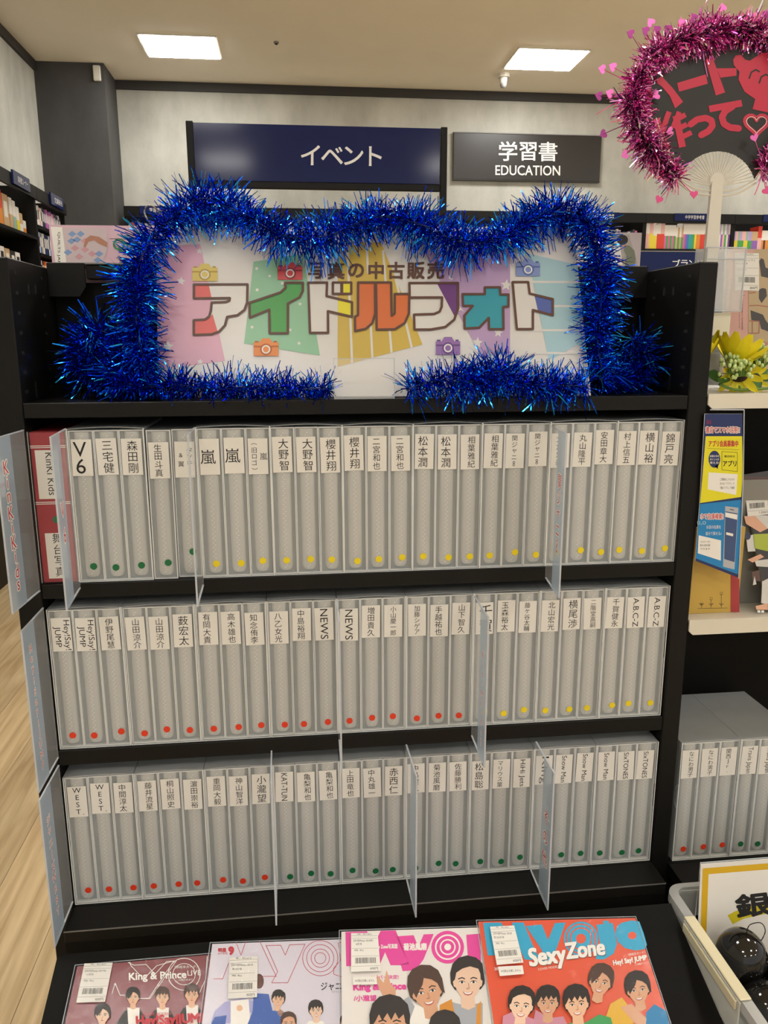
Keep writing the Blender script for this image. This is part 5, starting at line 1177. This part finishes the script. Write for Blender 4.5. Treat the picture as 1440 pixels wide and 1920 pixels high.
def plate(label, parent_loc, rz, x, z, txt, wd=.35):
    t = thing('category_sign', label, 'sign', (parent_loc[0]+math.cos(rz)*x, parent_loc[1]+math.sin(rz)*x, z), (0, 0, rz))
    q = MB(); q.bbox(0, wd, -.020, -.0125, 0, .068, .001, NAVY); q.build('plate', t)
    p = Print((0, -.0205, 0), (1, 0, 0), (0, 0, 1), (0, -1, 0), None, .0006); p.text(txt, wd*.58, .034, .038, SIGNT, 1, .012, width=wd*.55); p.build('sign_text', t)
bay = [(-1.12, -.40), (-.40, .12), (.12, 1.02), (1.02, 1.92), (1.92, 2.82), (2.82, 3.72), (3.72, 4.62), (4.62, 5.52)]
bl = ['at the far left beside the dark column', 'second from the dark column', 'behind the left half of the navy sign', 'behind the right half of the navy sign', 'below the black education sign', 'left of the fan, behind the right tinsel', 'behind the fan handle', 'cut by the right edge of the photo']
for (a, b_), l in zip(bay, bl):
    bookcase('wall_bookcase', 'tall black bookcase along the back wall, '+l, b_-a-.001, .33, 2.583, (2.262, 1.92, 1.60, 1.28, .96, .64, .30), (a, 6.60, 0), 0)
for k, (a, tx, l) in enumerate(((-.98, '学習参考書', 'nearest the dark column'), (3.10, '高校学習参考書', 'partly hidden by the blue tinsel, right'), (4.00, '中学学習参考書', 'left of the white fan handle'), (4.90, '小学学習参考書', 'at the right photo edge'))):
    plate('small navy category sign on the back wall, '+l, (0, 6.60, 0), 0, a, 2.516, tx, .28 if k == 0 else .35)
rb = random.Random(8)
def put(x, y, z, wd, ht, c, c2=None, rz=0, label=None, group='study guides on the back wall', tilt=0, dp=.15, split=.5):
    o = link('book', bookmesh(wd, ht, dp, c, c2, split), None, (x, y, z), (0, tilt, rz))
    nm = CNAME[c]+(' and '+CNAME[c2] if c2 else '')
    tag(o, label or 'thin %s study guide on the back wall bookcase' % nm, 'book', group); return o
# bay behind the fan handle
seq = [('#e9e4dc', '#e8b5b0', .255)]*2+[('#e8b5b0', '#e4cf3a', .26)]*2+[('#e9e4dc', '#e4cf3a', .22)]*2+[('#e9e4dc', '#d8402c', .25)]*2+[('#e8b5b0', '#d8402c', .25)]*2+[('#e9e4dc', '#d76aa5', .22), ('#e9e4dc', '#49a052', .22)]*3+[('#e9e4dc', '#c9a77d', .20), ('#c9a77d', '#49a052', .20)]*2
for c2 in ('#d76aa5', '#8e62b0', '#3a78c2', '#2f9f94', '#2f9f94', '#49a052', '#e4cf3a', '#e08a30', '#e08a30', '#d8402c', '#d8402c'): seq.append(('#e9e4dc', c2, .25))
seq += [('#e9e4dc', '#d8402c', .255)]*2+[('#e08a30', '#e8b5b0', .255)]*2+[('#e9e4dc', '#e08a30', .255)]*2+[('#98b8a8', '#e8b5b0', .25), ('#e9e4dc', '#49a052', .25), ('#b7a2cf', '#e9e4dc', .25), ('#e9e4dc', '#8e62b0', .255)]*2
x = 3.742; n = len(seq); wd_ = (4.60-3.742)/n
place = ['at its left end', 'left of its rainbow row', 'in its rainbow row', 'behind the fan handle']
for i, (c, c2, h) in enumerate(seq):
    put(x+wd_*(i+.5), 6.625, 2.2622, wd_-.0008, h, c, c2, label=('%s and %s book, %s from left in the row by the fan handle' % (CNAME[c], CNAME[c2], ORD[i])) if i < 21 else '%s and %s book, %s from right in the row by the fan handle' % (CNAME[c], CNAME[c2], ORD[n-1-i]), split=.55)
# bay left of it (small books) and the one at the photo edge
x = 3.20
for i in range(20):
    c = rb.choice(['#e9e4dc', '#26355f', '#d76aa5', '#98b8a8', '#e4cf3a', '#3a78c2', '#b7a2cf', '#e9e4dc', '#3a3432']); h = rb.uniform(.15, .19)*(1.1 if i < 8 else .95)
    put(x, 6.63, 2.2622, .021, h, c, label='small %s book, %s from left, back bookcase beside the right tinsel' % (CNAME[c], ORD[i]), group='small books beside the right tinsel'); x += .0235
    if x > 3.66: break
x = 3.45
for i in range(9): c = ['#3a78c2', '#e4cf3a', '#e9e4dc'][i % 3]; put(x+.027*i, 6.63, 1.9202, .024, .24, c, label='%s book, %s from left, second board down on the back bookcase' % (CNAME[c], ORD[i]), group='books on the second board')
x = 4.652
for i in range(24):
    if i < 9: c, c2, h = rb.choice(['#98b8a8', '#e8b5b0', '#b7a2cf']), rb.choice(['#e4cf3a', '#49a052']), .17
    elif i < 12: c, c2, h = '#c9a77d', '#8e62b0', .17
    elif i < 14: c, c2, h = '#d8402c', '#e8b5b0', .22
    elif i < 19: c, c2, h = '#e9e4dc', rb.choice(['#d76aa5', '#3a3432', '#e08a30']), .18
    elif i < 23: c, c2, h = '#26355f', '#e08a30', .15
    else: c, c2, h = rb.choice(['#e9e4dc', '#c9a77d', '#e8b5b0']), '#d8402c', .2
    put(x, 6.625, 2.2622, .0195, h, c, c2, label='%s and %s book, %s from left in the bookcase at right photo edge' % (CNAME[c], CNAME[c2], ORD[i]), group='books at the right photo edge'); x += .0205
x = -1.08
for i in range(12):
    c = rb.choice(['#3a78c2', '#e9e4dc', '#d8402c', '#26355f']); put(x, 6.63, 2.2622, .024, rb.uniform(.17, .21), c, label='small %s book, %s from left, far left back bookcase' % (CNAME[c], ORD[i]), group='books on the far left back bookcase'); x += .028

# left wall bookcases, opening to the right (+x)
RZ = PI/2
def left_loc(y): return (-1.42, y, 0)
bookcase('wall_bookcase', 'black bookcase on the left wall with orange and white books, nearer one', 1.39, .325, 2.475, (2.135, 1.865, 1.55, 1.23, .86, .50), left_loc(3.66), RZ)
bookcase('wall_bookcase', 'black bookcase on the left wall next to the dark column, farther one', .75, .325, 2.475, (2.225, 2.035, 1.84, 1.6, 1.23, .86, .50), left_loc(5.052), RZ)
plate('small navy category sign above the orange book on the left wall', (-1.42, 0, 0), 0, 0, 0, ' ', .001) if False else None
for (y, tx, l) in ((4.54, '実用書コーナー', 'small navy category sign on the nearer left wall bookcase header'), (5.35, '文庫新刊', 'small navy category sign on the farther left wall bookcase header')):
    t = thing('category_sign', l, 'sign', (-1.42, y, 2.405), (0, 0, RZ))
    q = MB(); q.bbox(0, .33, -.026, -.0125, 0, .085, .001, NAVY); q.build('plate', t)
    p = Print((0, -.0268, 0), (1, 0, 0), (0, 0, 1), (0, -1, 0), None, .0006); p.text(tx, .18, .042, .045, SIGNT, 1, .012, width=.2); p.build('sign_text', t)
def lbook(y, z, wd, ht, c, c2=None, label='', tilt=0, group=None, dp=.15, off=.03, split=.5):
    o = link('book', bookmesh(wd, ht, dp, c, c2, split), None, (-1.42-off, y, z), (0, tilt, RZ)); tag(o, label, 'book', group); return o
lbook(4.43, 2.1352, .15, .225, '#d8402c', '#e08a30', 'orange book facing out on the nearer left wall bookcase', off=.05, dp=.02)
lbook(4.60, 2.1352, .10, .215, '#c9a77d', None, 'plain tan book beside the orange one, left wall', off=.06, dp=.12)
for i, (c, c2, h) in enumerate((('#e9e4dc', '#c9a77d', .21), ('#e9e4dc', '#98b8a8', .20), ('#e9e4dc', '#e4cf3a', .17), ('#c9a77d', '#e9e4dc', .14), ('#e9e4dc', '#e08a30', .10))):
    lbook(4.70+.065*i, 2.1352, .055, h, c, c2, '%s and %s book, %s after the tan book, left wall' % (CNAME[c], CNAME[c2], ORD[i]), off=.06, dp=.10, group='books on the nearer left bookcase')
for i, (c, h) in enumerate((('#e9e4dc', .15), ('#c9a77d', .145), ('#3a3432', .14), ('#e9e4dc', .14))):
    lbook(4.45+.10*i, 1.8652, .085, h, c, None, '%s book, %s from the left on the second board, left wall' % (CNAME[c], ORD[i]), off=.06, dp=.1, group='books on the second left board')
for i in range(20):
    c = ['#26355f', '#26355f', '#e9e4dc', '#e9e4dc', '#e8b5b0', '#e9e4dc', '#26355f', '#3a3432', '#8e62b0', '#d76aa5', '#8e62b0', '#d76aa5', '#8e62b0', '#e8b5b0', '#d76aa5', '#26355f', '#26355f', '#26355f', '#e9e4dc', '#26355f'][i]
    lbook(5.09+.034*i, 2.2252, .030, .135+.01*(i % 3 == 0), c, None, '%s paperback, %s from left on the first board beside the dark column' % (CNAME[c], ORD[i]), group='paperbacks on the farther left bookcase', dp=.1)
for i in range(20):
    c = ['#26355f', '#26355f', '#e9e4dc', '#3a78c2', '#c9a77d', '#e9e4dc', '#26355f'][i % 7]
    lbook(5.09+.034*i, 2.0352, .030, .15, c, None, '%s paperback, %s from left on the second board beside the dark column' % (CNAME[c], ORD[i]), group='paperbacks on the second farther left board', dp=.1)
for i in range(12):
    c = ['#d8402c', '#e08a30', '#e9e4dc', '#3a3432'][i % 4]
    lbook(5.09+.034*i, 1.8402, .030, .15, c, None, '%s paperback, %s from left on the third board beside the dark column' % (CNAME[c], ORD[i]), group='paperbacks on the third farther left board', dp=.1)
# low black cabinet in front of it with white magazines
t = thing('low_cabinet', 'low black cabinet along the left wall beside the wooden floor', 'cabinet', (-1.405, 3.0, 0), (0, 0, RZ))
q = MB(); q.bbox(0, 2.7, -.004, .012, 0, .50, .002, BLACK); q.build('body', t)
for i in range(7):
    z = .502+.03*i; c = ['#e9e4dc', '#e9e4dc', '#d8402c', '#e9e4dc', '#e9e4dc', '#3a3432', '#e9e4dc'][i]
    q = MB(); q.box(-.13, .13, .0, .18, 0, .027, bookmat('#e9e4dc')); q.box(-.13, .13, -.001, 0, .004, .022, bookmat(c))
    tag(link('magazine', q.mesh('magazine'), None, (-1.424-.004*i, 3.96+.01*i, z), (0, 0, RZ)), 'white magazine lying in the low stack at the far left, %s from the bottom' % ORD[i], 'magazine', 'magazine stack at the far left')
